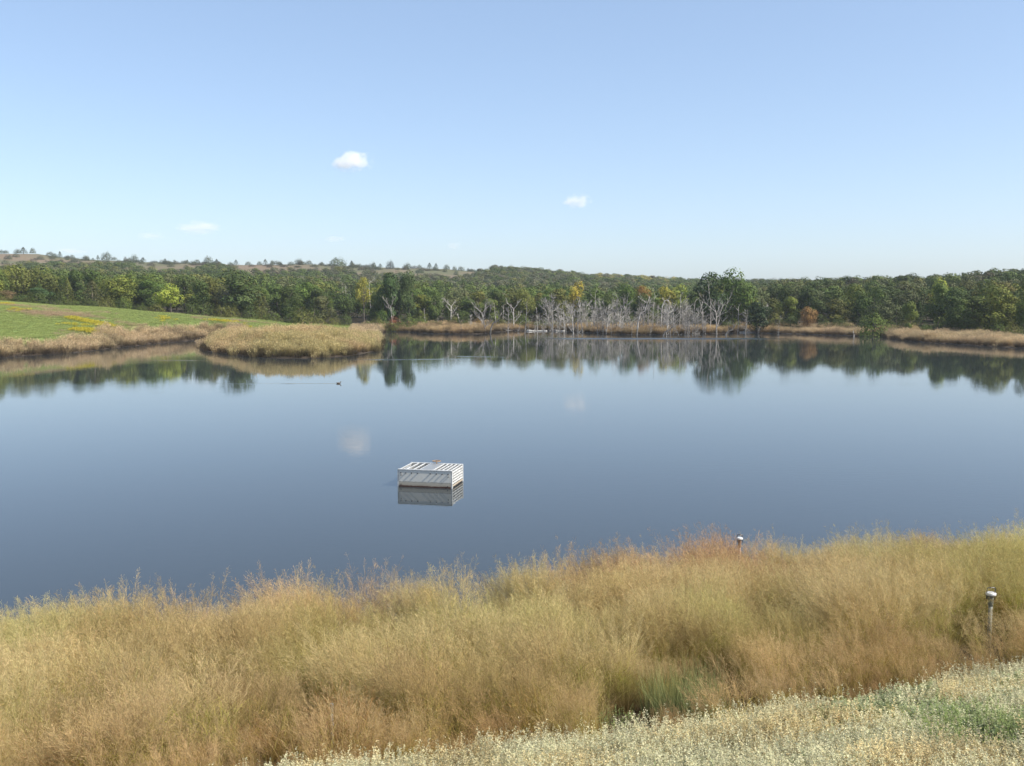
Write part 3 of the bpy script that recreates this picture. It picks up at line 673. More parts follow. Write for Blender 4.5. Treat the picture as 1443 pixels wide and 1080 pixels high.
o = scatter("yellow_flowers", fl, M_GRASS, place(pts[:, 0], pts[:, 1]), np.stack([np.zeros(N), np.zeros(N), r.uniform(0, 6.28, N)], 1), r.uniform(.6, 1.1, N), r.integers(0, 3, N), np.ones((N, 3)))
tag(o, "streaks of yellow wildflowers on the left meadow", "flowers", kind='stuff')

# ------------------------------------------------------------------ trees
def trunk_mesh(seed, H):
    r = random.Random(seed); mb = MB(); pts = [(0, 0, -.3)]; x = y = 0
    for i in range(1, 6): x += r.uniform(-.15, .15); y += r.uniform(-.15, .15); pts.append((x, y, H * .15 * i))
    mb.tube(pts, [.26, .22, .18, .14, .1, .05], 7)
    for k in range(7):
        a = r.uniform(0, 6.28); b = pts[2 + k % 3]; L = r.uniform(.22, .36) * H * .8
        e = (b[0] + math.cos(a) * L * .7, b[1] + math.sin(a) * L * .7, b[2] + L * .7)
        m = ((b[0] + e[0]) / 2 + r.uniform(-.2, .2), (b[1] + e[1]) / 2, (b[2] + e[2]) / 2 - .2); mb.tube([b, m, e], [.1, .07, .03], 5)
    return mb.mesh("trunk", [M_BARK], True)
H0 = 10.0
CROWN = [pmesh("crown", crown(500 + i, H0, 4.0 + .4 * (i % 3), 3300, .50, 9 + 2 * (i % 3), z0=-.02 + .05 * (i % 3)), M_LEAF) for i in range(9)]
CROWN_HI = [pmesh("crown", crown(520 + i, H0, 4.2, 1900, .40, 15, z0=.34), M_LEAF) for i in range(3)]
CROWN_LOW = [pmesh('crown', dome(560 + i), M_LEAF) for i in range(3)]
TRUNK = [trunk_mesh(i, H0) for i in range(4)]
CEDAR = [pmesh("crown", cedar(540 + i, 8, 2.3 + .3 * (i % 2)), M_LEAF) for i in range(4)]
def ctrunk():
    mb = MB(); mb.tube([(0, 0, -.3), (.05, 0, 3), (0, .05, 7)], [.18, .12, .03], 7); return mb.mesh("trunk", [M_BARK], True)
CTR = ctrunk()
tree_xy = []
def tree(kind, X, Y, H, W, colr, label, group=None, variant=None, zoff=0, cat=None):
    """one living tree: an Empty with trunk and crown"""
    z = gz(X, Y); rz = random.uniform(0, 6.28)
    if kind == 'cedar': mesh = CEDAR[(variant if variant is not None else random.randrange(4)) % 4]; tm = CTR; h0, w0 = 8, 4.8; nm = 'cedar_tree'
    elif kind == 'high': mesh = CROWN_HI[(variant if variant is not None else random.randrange(3)) % 3]; tm = TRUNK[random.randrange(4)]; h0, w0 = 10, 8.6; nm = 'broadleaf_tree'
    elif kind == 'bush': mesh = CROWN_LOW[(variant if variant is not None else random.randrange(3)) % 3]; tm = TRUNK[random.randrange(4)]; h0, w0 = 10, 8.6; nm = 'bush'
    else: mesh = CROWN[(variant if variant is not None else random.randrange(9)) % 9]; tm = TRUNK[random.randrange(4)]; h0, w0 = 10, 8.6; nm = 'broadleaf_tree'
    e = empty(nm, (X, Y, z - .05 + zoff), rz, (W / w0, W / w0, H / h0))
    c = bpy.data.objects.new("crown", mesh); C.objects.link(c); c.parent = e; c.color = (*colr, 1)
    tk = bpy.data.objects.new("trunk", tm); C.objects.link(tk); tk.parent = e
    tag(e, label, cat or ('bush' if kind == 'bush' else 'tree'), group); tree_xy.append((X, Y, W / 2)); return e
G_DARK = (.060, .086, .018); G_MID = (.092, .122, .024); G_OLV = (.132, .134, .030); G_GREY = (.104, .114, .042); YEL = (.27, .25, .045); YG = (.27, .31, .045); ORG = (.26, .15, .05); RUST = (.26, .10, .045)
def hand(kind, x, ytop, D, wpx, colr, label, variant=None, group=None, sink=0, cat=None):
    X = at_depth(x, D); z = gz(X, D); H = top_z(ytop, D) - z + sink; return tree(kind, X, D, H, wpx / FPX * D, colr, label, group, variant, -sink, cat)
hand('leaf', 242, 402, 263, 40, YG, "bright yellow-green tree at the top edge of the left meadow")
hand('leaf', 330, 384, 272, 78, (.06, .085, .022), "broad dark olive tree rising highest behind the left meadow")
hand('leaf', 282, 396, 276, 44, G_DARK, "dark green tree beside the bright yellow-green one")
hand('cedar', 132, 395, 262, 44, (.085, .085, .028), "olive brown conical tree at the back of the left meadow")
hand('leaf', 55, 405, 258, 58, (.055, .095, .03), "rounded green tree left of the olive conical one behind the meadow")
hand('leaf', 10, 410, 258, 40, (.16, .11, .05), "reddish brown tree at the left edge of the wood")
hand('high', 513, 387, 283, 30, YEL, "yellow topped tree above a pale bare trunk beyond the peninsula tip")
hand('leaf', 548, 384, 288, 42, (.05, .085, .024), "tall dark green tree right of the yellow topped one")
hand('leaf', 577, 384, 292, 36, (.065, .095, .028), "second tall green tree right of the yellow topped one")
hand('cedar', 538, 437, 281, 30, (.075, .12, .025), "small rounded bright green cedar on the shore beyond the peninsula tip")
hand('cedar', 592, 436, 287, 34, (.115, .135, .03), "small olive green cedar behind the far tan grass bank")
hand('bush', 556, 446, 279, 20, RUST, "rusty red bush at the waterline beyond the peninsula tip")
hand('bush', 672, 449, 281, 20, ORG, "small orange brown bush on the far grassy bank")
hand('leaf', 815, 397, 306, 34, (.34, .27, .035), "golden yellow tree behind the grey dead trees")
hand('high', 904, 400, 300, 30, (.27, .15, .04), "orange brown topped tree behind the dead trees")
hand('high', 935, 401, 299, 40, (.30, .27, .045), "pale yellow green tree behind the forked dead trees")
hand('leaf', 958, 402, 300, 40, (.19, .22, .04), "light yellow green tree left of the tallest dark tree")
hand('leaf', 1001, 388, 275, 66, (.040, .066, .016), "large dark spreading tree towering behind the large pale dead tree", 1)
hand('leaf', 1031, 383, 277, 58, (.075, .115, .020), "tallest green tree of the far shore, right of the large pale dead tree", 2)
hand('leaf', 1066, 425, 263, 46, (.032, .05, .016), "low dense dark tree leaning over the far right bay shore")
hand('leaf', 1137, 432, 262, 28, ORG, "small orange tree above the right bank grass", 5)
hand('bush', 1230, 436, 236, 42, (.125, .165, .032), "round dark green bush standing at the right waterline", 4, cat='bush')
hand('leaf', 1282, 424, 234, 34, (.12, .15, .03), "pale green rounded small tree behind the right bank")
hand('leaf', 1322, 396, 262, 34, (.26, .29, .04), "yellow green tree high in the wood behind the right bank")
hand('leaf', 1403, 405, 220, 62, (.15, .165, .03), "large olive yellow tree behind the bank at the right edge")
hand('leaf', 1352, 430, 223, 40, G_DARK, "dark low tree left of the large olive yellow one")
hand('leaf', 1442, 420, 213, 30, G_MID, "green tree at the far right end of the bank")
# random fill of the wood's front rows
r2 = np.random.default_rng(23); cand = []
for _ in range(26000):
    D = math.sqrt(r2.uniform(205 ** 2, 335 ** 2)); px_ = r2.uniform(-70, 1515); ed = np.interp(px_, EDGE_X, EDGE_D) + 2 + 6 * float(vnoise(np.array([px_ / 25.]), np.array([.5]), 3)[0])
    if D < ed: continue
    X = at_depth(px_, D); Wd = r2.uniform(6.2, 11.0) * (1 if D > ed + 10 else .88)
    if all((X - a) ** 2 + (D - b) ** 2 > (.52 * (c + Wd / 2)) ** 2 for a, b, c in tree_xy + [(q[0], q[1], q[3] / 2) for q in cand]): cand.append((X, D, px_, Wd, ed))
    if len(cand) >= 300: break
cand.sort(key=lambda q: q[1]); n_leaf = 0; n_ced = 0; rest = []
tones = [("dark green", G_DARK), ("mid green", G_MID), ("olive", G_OLV), ("grey green", G_GREY), ("dark green", (.062, .088, .019)), ("mid green", (.092, .130, .024)), ("yellow green", (.165, .185, .030))]
for X, D, px_, Wd, ed in cand:
    zone = "in the wood behind the left meadow" if px_ < 500 else ("in the wood behind the dead trees" if px_ < 1075 else "in the wood behind the right bank")
    tn, tc_ = tones[r2.choice(7, p=[.16, .17, .15, .14, .16, .14, .08])]; j = r2.uniform(.82, 1.15) * (.82 if px_ > 1075 else 1); colr = tuple(c * j * r2.uniform(.94, 1.06) for c in tc_)
    if D < ed + 22 and r2.uniform() < .20 and n_ced < 50:
        n_ced += 1; tree('cedar', X, D, r2.uniform(5, 9), r2.uniform(3.6, 5), tuple(c * .95 for c in colr), f"{tn} conical cedar {zone}", f"{tn} cedars {zone}")
    elif n_leaf < 262:
        n_leaf += 1; Hh = r2.uniform(7.6, 11.8) * (.85 if D < ed + 6 else 1)
        tree('leaf', X, D, Hh, Wd * 1.12, colr, f"{tn} broadleaf tree {zone}", f"{tn} trees {zone}")
    else: rest.append((X, D))
LAST_D = max([q[1] for q in cand[:262]] + [300])

# low shrubs along the foot of the wood
for i in range(72):
    px_ = -20 + i * 20.6 + random.uniform(-9, 9); D = float(np.interp(px_, EDGE_X, EDGE_D)) - random.uniform(-3, 2.5); X = at_depth(px_, D)
    if any(abs(px_ - q) < 16 for q in (1230, 242, 1137)): continue
    tn, cc = random.choice([("dark green", (.07, .095, .02)), ("olive", (.13, .135, .03)), ("mid green", (.10, .135, .025))])
    zone = "behind the left meadow" if px_ < 500 else ("behind the dead trees" if px_ < 1075 else "behind the right bank")
    tree('bush', X, D, random.uniform(2.0, 4.6), random.uniform(3.5, 6.5), cc, f"{tn} rounded shrub at the foot of the wood {zone}", f"{tn} shrubs at the foot of the wood {zone}")

# the wood beyond as one mass
WV = [crown(600 + i, H0, 4.9, 720, .80, 10, z0=.1) for i in range(7)] + [cedar(620, 8, 2.6, 420, .6)]
pts = list(rest); Xs = []
n_ = 30000; D = np.sqrt(r2.uniform(320 ** 2, 1050 ** 2, n_)); px_ = r2.uniform(-120, 1560, n_)
if True:
    bare = 738 + 110 * (fbm(px_ / 60, D / 200, 33) - .5) * 2 + 500 * sstep(640, 800, px_ + 80 * (fbm(px_ / 20, D / 40, 35) - .5))
    dens = np.where(D < 650, 1, .8) * np.where(D > bare, 0.0, 1)
    k = r2.uniform(0, 1, n_) < dens * np.clip(D / 1050, .3, 1); D, px_ = D[k], px_[k]
X = at_depth(px_, D)
# thin by grid to keep canopy spacing
cell = {}; kx = []
for i in range(len(X)):
    key = (int(X[i] // 7.8), int(D[i] // 7.8))
    if key not in cell: cell[key] = 1; kx.append(i)
X, D, px_ = X[kx], D[kx], px_[kx]
if rest: X = np.concatenate([X, [q[0] for q in rest]]); D = np.concatenate([D, [q[1] for q in rest]]); px_ = 721.5 + X / D * FPX
dim = np.where(px_ > 1000, .82, 1.0)[:, None]; N = len(X); pal = np.array([c for _, c in tones[:6]] + [(.13, .13, .045), (.12, .105, .06)]); ti = pal[r2.choice(8, N, p=[.2, .17, .14, .15, .14, .12, .05, .03])] * r2.uniform(.8, 1.2, (N, 1)) * dim
yel = (px_ > 840) & (px_ < 950) & (D > 780) & (r2.uniform(0, 1, N) < .4); ti[yel] = (.28, .25, .06)
grey = (px_ > 380) & (px_ < 900) & (D > 480) & (r2.uniform(0, 1, N) < .3); ti[grey] = (.105, .108, .055)
sc_ = np.stack([r2.uniform(.85, 1.2, N)] * 2 + [r2.uniform(.75, 1.05, N)], 1)
sc_[:, 2] *= np.where(D > 550, .72, 1)
o = scatter("woodland", WV, M_LEAFI, place(X, D) - [0, 0, .3], np.stack([np.zeros(N), np.zeros(N), r2.uniform(0, 6.28, N)], 1), sc_, r2.choice(8, N, p=[.13] * 7 + [.09]), ti)
tag(o, "continuous wooded hillside behind the shoreline trees", "woodland", kind='stuff')
print("TREES", n_leaf, n_ced, len(rest), "woodland", N)

# small trees and shrubs dotted along the bare ridge
ridge = [(14, 5, 0), (30, 7, 0), (38, 9, 1), (51, 9, 0), (82, 6, 0), (89, 9, 1), (100, 6, 0), (106, 6, 0), (125, 8, 0), (135, 5, 1), (142, 7, 1), (154, 11, 0), (165, 5, 0), (186, 5, 0), (193, 11, 0), (205, 7, 1), (236, 7, 1), (249, 6, 0), (267, 7, 1), (276, 4, 0), (296, 10, 0), (308, 7, 1), (335, 9, 1), (352, 6, 0), (368, 6, 0), (376, 8, 1), (385, 6, 0), (398, 6, 1), (423, 9, 0), (437, 7, 0), (455, 7, 0), (497, 9, 1), (508, 5, 0), (528, 8, 0), (537, 7, 1), (575, 9, 0), (592, 6, 0), (606, 9, 1), (615, 7, 1), (630, 7, 0), (641, 9, 0), (650, 7, 0), (660, 6, 1), (690, 6, 0), (708, 8, 1), (733, 8, 0), (745, 7, 0)]
for i, (x, hpx, kd) in enumerate(ridge):
    D = random.uniform(880, 905); X = at_depth(x, D); Hh = hpx / FPX * D
    tree('cedar' if kd else 'bush', X, D, Hh * random.uniform(.7, 1.15), Hh * random.uniform(.8, 1.6), (.06, .075, .035) if kd else (.085, .10, .045),
         "small dark pointed tree dotted on the bare tan ridge" if kd else "small rounded scrub tree dotted on the bare tan ridge", "pointed trees dotted along the ridge" if kd else "rounded scrub trees dotted along the ridge")
for i in range(30):
    x0 = random.uniform(-10, 740)
    for k in range(random.randint(2, 5)):
        D = random.uniform(850, 902); x = x0 + random.gauss(0, 7); X = at_depth(x, D)
        tree('bush', X, D, random.uniform(1.2, 4.2), random.uniform(3, 9), random.choice([(.07, .085, .035), (.09, .10, .05), (.10, .09, .055)]), "merged dark scrub clump along the ridge crest", "scrub clumps along the ridge crest")
hand('bush', 477, 362, 890, 26, (.10, .125, .045), "large pale green dome of scrub on the ridge crest", cat='shrub')
hand('bush', 551, 366, 870, 13, (.045, .055, .04), "dark bluish isolated tree on the bare slope right of the green dome", cat='tree')
for i in range(110):
    D = random.uniform(700, 897); x = random.uniform(-20, 770); X = at_depth(x, D)
    tree('bush', X, D, random.uniform(2.2, 4.5), random.uniform(4, 8), random.choice([(.075, .095, .04), (.10, .11, .05), (.09, .08, .05)]), "low scrub bush on the dry slope below the ridge crest", "scrub bushes below the ridge crest")

# ------------------------------------------------------------------ dead trees standing in the shallows
def branch_pts(p, d, L, k, r, wob=.25, up=.1):
    pts = [np.array(p, float)]; d = np.array(d, float)
    for i in range(k):
        d = d + np.array([r.uniform(-wob, wob), r.uniform(-wob, wob), r.uniform(-wob, wob) * .6 + up]); d /= np.linalg.norm(d); pts.append(pts[-1] + d * L / k)
    return pts, d
def limb(mb, p, d, L, rad, r, depth, twig):
    pts, d2 = branch_pts(p, d, L, 4, r); mb.tube(pts, [rad * (1 - .65 * i / 4) for i in range(5)], 4 if rad < .06 else 6)
    if depth <= 0: return
    for j in range(twig):
        q = pts[random.Random(r.random()).randrange(1, 5)]; nd = np.array(d) * .7 + np.array([r.uniform(-1, 1), r.uniform(-1, 1), r.uniform(-.2, .9)]) * .8
        limb(mb, q, nd / np.linalg.norm(nd), L * r.uniform(.35, .6), max(.022, rad * .5), r, depth - 1, twig)
def dead_tree(kind, seed, H):
    """returns an Empty with a trunk and its main limbs as children (local, base at 0)"""
    r = random.Random(seed); e = empty("dead_tree", (0, 0, 0)); mb = MB(); tr = []
    if kind == 'pole':
        pts, _ = branch_pts((0, 0, -1), (0, 0, 1), H + 1, 7, r, .07, .12); mb.tube(pts, [.115 * (1 - .72 * i / 7) for i in range(8)], 7); tr = [(pts[i], .5) for i in (3, 4, 5, 6, 7)]; nl = 5; ll = .16
    elif kind == 'fork':
        pts, _ = branch_pts((0, 0, -1), (0, 0, 1), H * .62 + 1, 5, r, .08, .1); mb.tube(pts, [.16 * (1 - .4 * i / 5) for i in range(6)], 7); tr = [(pts[-1], 1), (pts[-1], -1), (pts[3], .6), (pts[4], .5), (pts[2], .5)]; nl = 5; ll = .34
    elif kind == 'spread':
        pts, _ = branch_pts((0, 0, -1), (0, 0, 1), H * .5 + 1, 5, r, .1, .1); mb.tube(pts, [.20 * (1 - .5 * i / 5) for i in range(6)], 8); tr = [(pts[k], 1) for k in (2, 3, 4, 5, 5, 5, 4, 3, 2)]; nl = 9; ll = .5
    elif kind == 'twiggy':
        pts, _ = branch_pts((0, 0, -1), (0, 0, 1), H + 1, 8, r, .04, .12); mb.tube(pts, [.15 * (1 - .85 * i / 8) for i in range(9)], 6)
    elif kind == 'arch':
        pts = [np.array(q) for q in ((0, 0, -1), (.1, 0, H * .45), (.3, 0, H * .8), (.9, 0, H * .97), (1.7, .1, H), (2.3, .1, H * .9))]; mb.tube(pts, [.17, .15, .13, .1, .07, .03], 7); tr = [(pts[2], .6), (pts[3], .6), (pts[4], .5)]; nl = 3; ll = .18
    elif kind == 'lean':
        pts = [np.array(q) for q in ((0, 0, -1), (.3, 0, H * .3), (.9, 0, H * .55), (2.0, .1, H * .62), (2.6, .1, H * .82), (3.2, .1, H))]; mb.tube(pts, [.22, .19, .15, .12, .09, .04], 7); tr = [(pts[3], .8), (pts[4], .7), (pts[2], -.6), (pts[4], .4)]; nl = 4; ll = .25
    mb.build("trunk", M_DEAD, e, True)
    if kind == 'twiggy':
        for j in range(34):
            mbb = MB()
            for q in range(1):
                zz = r.uniform(.12, .96); a = r.uniform(0, 6.28); p0 = np.array([0, 0, H * zz]); L = (1 - zz) ** .6 * H * .26 + .3
                limb(mbb, p0, (math.cos(a), math.sin(a), .15), L, .035, r, 1, 3)
            mbb.build("branch", M_DEAD, e)
    else:
        for i in range(nl):
            p0, sgn = tr[i % len(tr)]; a = r.uniform(-1.2, 1.2) + (0 if (i % 2 == 0) else math.pi); mbb = MB(); up = .75 if kind in ('spread', 'fork') else .3
            d = np.array([math.cos(a), math.sin(a) * .6, up + r.uniform(0, .5)]); d /= np.linalg.norm(d)
            limb(mbb, p0, d, H * ll * r.uniform(.5, 1.15), {'spread': .085, 'fork': .07}.get(kind, .05), r, 2, 4 if kind != 'pole' else 2)
            mbb.build("branch", M_DEAD, e)
    return e
def tint_tree(e, c):
    for ch in e.children: ch.color = (*c, 1)
DTG = "grey dead trees standing along the far shore"
def put_dead(kind, seed, x, ybase, ytop, label, tone=1.0, rz=0, mirror=False):
    D = float(on_water(x, ybase)[1]); z = min(0.0, gz(at_depth(x, D), D)) if gz(at_depth(x, D), D) < 0 else gz(at_depth(x, D), D)
    H = top_z(ytop, D) - z; e = dead_tree(kind, seed, H); e.location = (at_depth(x, D), D, z); e.rotation_euler[2] = rz
    if mirror: e.scale[0] = -1
    tint_tree(e, (tone, tone * .98, tone * .95)); tag(e, label, "dead tree"); return e
put_dead('pole', 1, 524, 464, 398, "tall slender pale dead trunk below the yellow topped tree", 1.5)
put_dead('fork', 2, 485, 461, 402, "dead grey limbs in the wood above the peninsula grass", .9)
put_dead('fork', 3, 553, 466, 415, "grey forked dead tree behind the rusty red bush", .9)
put_dead('spread', 4, 617, 463, 420, "dead tree with twisted limbs left of the white snag", 1.1)
put_dead('fork', 5, 635, 465, 416, "stout white snag with a broken forked top on the grassy bank", 1.7)
put_dead('pole', 6, 662, 464, 432, "thin pale green-grey stick right of the white snag", 1.1)
put_dead('spread', 7, 684, 470, 414, "tangled dark dead tree standing in the water by the end of the grassy bank", .75)
put_dead('lean', 8, 690, 471, 440, "dark leaning stump at the foot of the tangled dead tree", .45)
put_dead('pole', 9, 708, 465, 430, "thin dead stem with pale stubs right of the tangled dead tree", 1.2)
put_dead('fork', 10, 724, 466, 418, "slender pale Y shaped dead tree", 1.5)
put_dead('twiggy', 11, 779, 467, 413, "cone shaped grey dead tree full of fine twigs beside the white log", 1.15)
put_dead('arch', 12, 788, 466, 448, "low arched white bough beside the cone shaped dead tree", 1.6)
put_dead('pole', 13, 795, 468, 430, "pale straight dead trunk right of the arched bough", 1.35)
put_dead('pole', 14, 838, 469, 413, "tallest slender grey trunk in the middle of the dead stand", .95)
put_dead('fork', 15, 872, 470, 415, "grey forked trunk at the centre right of the dead stand", 1.0)
put_dead('lean', 16, 897, 472, 418, "dead tree with a bright zigzag limb leaning right", 1.2)
put_dead('arch', 17, 931, 470, 423, "pale trunk arching over at its top", 1.3)
put_dead('lean', 18, 932, 474, 455, "dark bent stump rising from the water below the arching trunk", .4)
put_dead('fork', 19, 948, 470, 418, "pale forked dead tree right of the arching trunk", 1.2)
put_dead('twiggy', 20, 965, 471, 420, "twiggy grey dead tree left of the large dark tree", 1.05)
put_dead('spread', 21, 1010, 471, 410, "large pale dead tree with spreading forked limbs", .95)
put_dead('pole', 22, 1018, 466, 436, "short white trunk in the shade behind the large pale dead tree", 1.5)
put_dead('pole', 23, 1028, 466, 424, "thin white trunk against the dark tree crown", 1.5)
put_dead('pole', 24, 1039, 469, 432, "thin grey pole right of the large pale dead tree", 1.2)
put_dead('lean', 25, 1020, 473, 455, "dark broken stub in the water by the large pale dead tree", .5)
put_dead('twiggy', 26, 1078, 468, 428, "pale blue-grey twiggy dead tree at the start of the right bank", 1.3)
put_dead('pole', 27, 1204, 475, 466, "short pale stump at the waterline of the right bank", 1.5)
kinds_ = ['pole', 'fork', 'pole', 'twiggy', 'pole']
for i, (x, yt) in enumerate(((600, 436), (648, 440), (699, 428), (716, 432), (739, 425), (757, 436), (808, 428), (822, 420), (851, 424), (862, 430), (885, 420), (906, 428), (918, 412), (941, 424), (957, 416), (975, 424), (990, 418), (1000, 426), (1050, 436), (1063, 440), (1090, 444))):
    put_dead(kinds_[i % 5], 60 + i, x, 470 if 700 < x < 1060 else 466, yt, "pale slender dead trunk among the drowned trees of the far shore", random.uniform(.75, 1.3), random.uniform(0, 6.28))['group'] = "pale slender dead trunks of the far shore"
for o_ in list(C.objects):
    if o_.get('group') == "pale slender dead trunks of the far shore": o_.rotation_euler[0] = random.gauss(0, .09); o_.rotation_euler[1] = random.gauss(0, .11)
# many slender bare saplings that make the grey haze of twigs
def sapling(seed, H):
    r = random.Random(seed); mb = MB(); pts, _ = branch_pts((0, 0, -.8), (r.uniform(-.15, .15), r.uniform(-.1, .1), 1), H + .8, 6, r, .1, .12)
    mb.tube(pts, [.07 * (1 - .7 * i / 6) for i in range(7)], 5)
    for j in range(15):
        i = r.randrange(1, 6); a = r.uniform(0, 6.28); limb(mb, pts[i], (math.cos(a) * .8, math.sin(a) * .8, .6), H * r.uniform(.14, .3), .026, r, 1, 4)
    return mb.mesh("bare_tree", [M_DEAD])
SAP = [sapling(800 + i, 5) for i in range(7)]
first = None
for i in range(165):
    x = random.choice([random.gauss(880, 65), random.uniform(745, 1000), random.uniform(740, 1000), random.uniform(650, 1100)]); D = float(on_water(x, float(np.interp(x, [640, 700, 780, 860, 935, 1000, 1100], [470.5, 468, 466.5, 470.5, 472, 470.5, 470])) - random.uniform(-.8, 2.6))[1]); X = at_depth(x, D)
    o = bpy.data.objects.new("bare_tree", SAP[i % 7]) if i < 7 else objs[i % 7].copy()
    if i == 0: objs = []
    if i < 7: objs.append(o)
    C.objects.link(o); g_ = gz(X, D); o.location = (X, D, max(g_, -.6)); s = random.uniform(.6, 1.75) if 770 < x < 990 else random.uniform(.4, .9)
    o.scale = (s * 1.1, s * 1.1, s); o.rotation_euler = (random.gauss(0, .08), random.gauss(0, .08), random.uniform(0, 6.28)); t_ = random.uniform(.6, 1.25); o.color = (t_, t_ * .99, t_ * .95, 1)
    tag(o, "slender grey bare sapling in the drowned thicket along the far shore", "bare tree", "bare saplings of the drowned thicket")

# fallen logs
def log(x0, x1, y, rad, label, tone):
    A = on_water(x0, y, .1); B = on_water(x1, y, .1); mb = MB(); n = 6; pts = [(A[0] + (B[0] - A[0]) * i / n, A[1] + (B[1] - A[1]) * i / n + .1 * math.sin(i), .12 + .05 * math.sin(i * 2)) for i in range(n + 1)]
    c = np.array(pts).mean(0); mb.tube([np.array(p) - c for p in pts], [rad * (.75 + .25 * math.sin(i + 1)) for i in range(n + 1)], 8)
    mb.tube([np.array(pts[2]) - c, np.array(pts[2]) - c + [.5, .1, .7]], [rad * .5, rad * .15], 6)
    o = mb.build("fallen_log", M_DEAD, None, True); o.location = c; o.color = (tone, tone, tone * .97, 1); tag(o, label, "log"); return o
log(742, 771, 466.5, .22, "bleached fallen log lying left of the cone shaped dead tree", 1.7)
log(782, 796, 466.5, .2, "shorter bleached log lying right of the cone shaped dead tree", 1.7)
log(978, 1004, 468.5, .16, "dark brown log lying left of the large pale dead tree", .55)
log(1042, 1075, 468.6, .14, "thin pale log along the mud at the right of the bay", 1.2)
log(935, 952, 463, .12, "grey horizontal bough behind the dark bent stump", 1.0)

# ------------------------------------------------------------------ pond intake box
def box_mat():
    m, t, p = nodes("intake_panel"); p.inputs['Roughness'].default_value = .55
    tc = t.nodes.new('ShaderNodeTexCoord'); sp_ = t.nodes.new('ShaderNodeSeparateXYZ'); t.links.new(tc.outputs['Object'], sp_.inputs[0])
    n = t.nodes.new('ShaderNodeTexNoise'); n.inputs['Scale'].default_value = 5; n.inputs['Detail'].default_value = 6; t.links.new(tc.outputs['Object'], n.inputs['Vector'])
    ad = t.nodes.new('ShaderNodeMath'); ad.operation = 'MULTIPLY_ADD'; t.links.new(n.outputs[0], ad.inputs[0]); ad.inputs[1].default_value = .07; t.links.new(sp_.outputs[2], ad.inputs[2])
    r_ = t.nodes.new('ShaderNodeValToRGB'); e_ = r_.color_ramp.elements; e_[0].position = .0; e_[0].color = (.05, .022, .015, 1); e_[1].position = 1; e_[1].color = (.70, .68, .61, 1)
    for pos, c in ((.085, (.085, .035, .022, 1)), (.125, (.40, .35, .27, 1)), (.235, (.46, .42, .34, 1)), (.27, (.33, .31, .26, 1)), (.30, (.66, .64, .57, 1))): k = e_.new(pos); k.color = c
    t.links.new(ad.outputs[0], r_.inputs[0]); t.links.new(r_.outputs[0], p.inputs['Base Color']); return m
M_PANEL = box_mat(); M_GALV = simple("galvanised_bar", (.52, .52, .50), .5, 0, noise=.3, scale=6); M_PLATE = simple("deck_plate", (.26, .27, .27), .5, .2, noise=.15, scale=6)
M_BOLT = simple("bolt_steel", (.10, .10, .10), .5, .5); M_RUST = simple("rusty_iron", (.28, .19, .12), .8, .1, noise=.3, scale=30); M_GALVS = box_mat(); M_GALVS.name = "stained_bar"
IA = on_water(561.3, 685.8); IB = on_water(636.3, 688.9); fd = IB - IA; Wd = float(np.linalg.norm(fd)); yaw = math.atan2(fd[1], fd[0]); Dp = 1.95; Ht = .80
root = empty("pond_intake", ((IA[0] + IB[0]) / 2, (IA[1] + IB[1]) / 2, 0), yaw)
tag(root, "white metal intake box with barred top and sides standing in the pond", "intake box")
mb = MB(); mb.box((0, .02, Ht / 2 - .31), (Wd - .06, .04, Ht + .58)); mb.build("front_panel", M_PANEL, root)
mb = MB(); mb.box((0, Dp - .02, Ht / 2 - .31), (Wd - .06, .04, Ht + .58)); mb.build("back_panel", M_PANEL, root)
# front panel's folded upper edge
mb = MB(); mb.box((0, .035, Ht - .0), (Wd + .04, .11, .035)); mb.build("top_rail", M_GALV, root)
mb = MB(); mb.box((0, Dp - .035, Ht), (Wd + .04, .11, .035)); mb.build("top_rail", M_GALV, root)
for sx in (-1, 1):
    for yy in (.03, Dp - .03):
        mb = MB(); mb.box((sx * (Wd / 2 + .005), yy + (.02 if yy < 1 else -.02), Ht / 2 - .32), (.055, .10, Ht + .60)); mb.build("corner_post", M_GALV, root)
    for k in range(6):
        mb = MB(); mb.box((sx * (Wd / 2 - .0), Dp / 2, .085 + k * .125), (.05, Dp - .17, .066)); mb.build("side_bar", M_GALVS if k == 0 else M_GALV, root)
bars = [-1.2, -.87, -.56, -.26, .39, .60, .80, 1.0, 1.2]
for bx_ in bars:
    mb = MB(); x_ = bx_ * Wd / 2.55; mb.box((x_, Dp / 2, Ht + .0), (.056, Dp - .19, .022)); mb.box((x_ - .025, Dp / 2, Ht - .04), (.012, Dp - .19, .055)); mb.build("top_bar", M_GALV, root)
mb = MB(); mb.box((.065, Dp / 2, Ht + .018), (.57, Dp - .13, .012)); mb.build("deck_plate", M_PLATE, root)
for i, bx_ in enumerate((-1.14, -.90, -.62, -.33, .28, .57, .84, 1.12)):
    x_ = bx_ * Wd / 2.55
    mb = MB(); mb.tube([(x_, -.002, Ht - .15), (x_, -.055, Ht - .15)], .026, 8); mb.build("bolt", M_BOLT, root)
for x_, z_ in ((-1.13, Ht - .25), (1.13, Ht - .27), (-1.13, .12), (1.1, .1)):
    mb = MB(); mb.tube([(x_ * Wd / 2.55, -.002, z_), (x_ * Wd / 2.55, -.05, z_)], .022, 8); mb.build("bolt", M_BOLT, root)
mb = MB(); cx_, cy_, cz_ = .05, Dp - .2, Ht + .15
mb.tube([(cx_ + .2 * math.cos(a), cy_ + .2 * math.sin(a), cz_) for a in np.linspace(0, 2 * math.pi, 21)], .015, 8, False)
for k in range(4):
    a = k * math.pi / 2 + .4; mb.tube([(cx_, cy_, cz_ - .01), (cx_ + .2 * math.cos(a), cy_ + .2 * math.sin(a), cz_)], .012, 6)
hw = mb.build("valve_wheel", M_RUST, root, True)
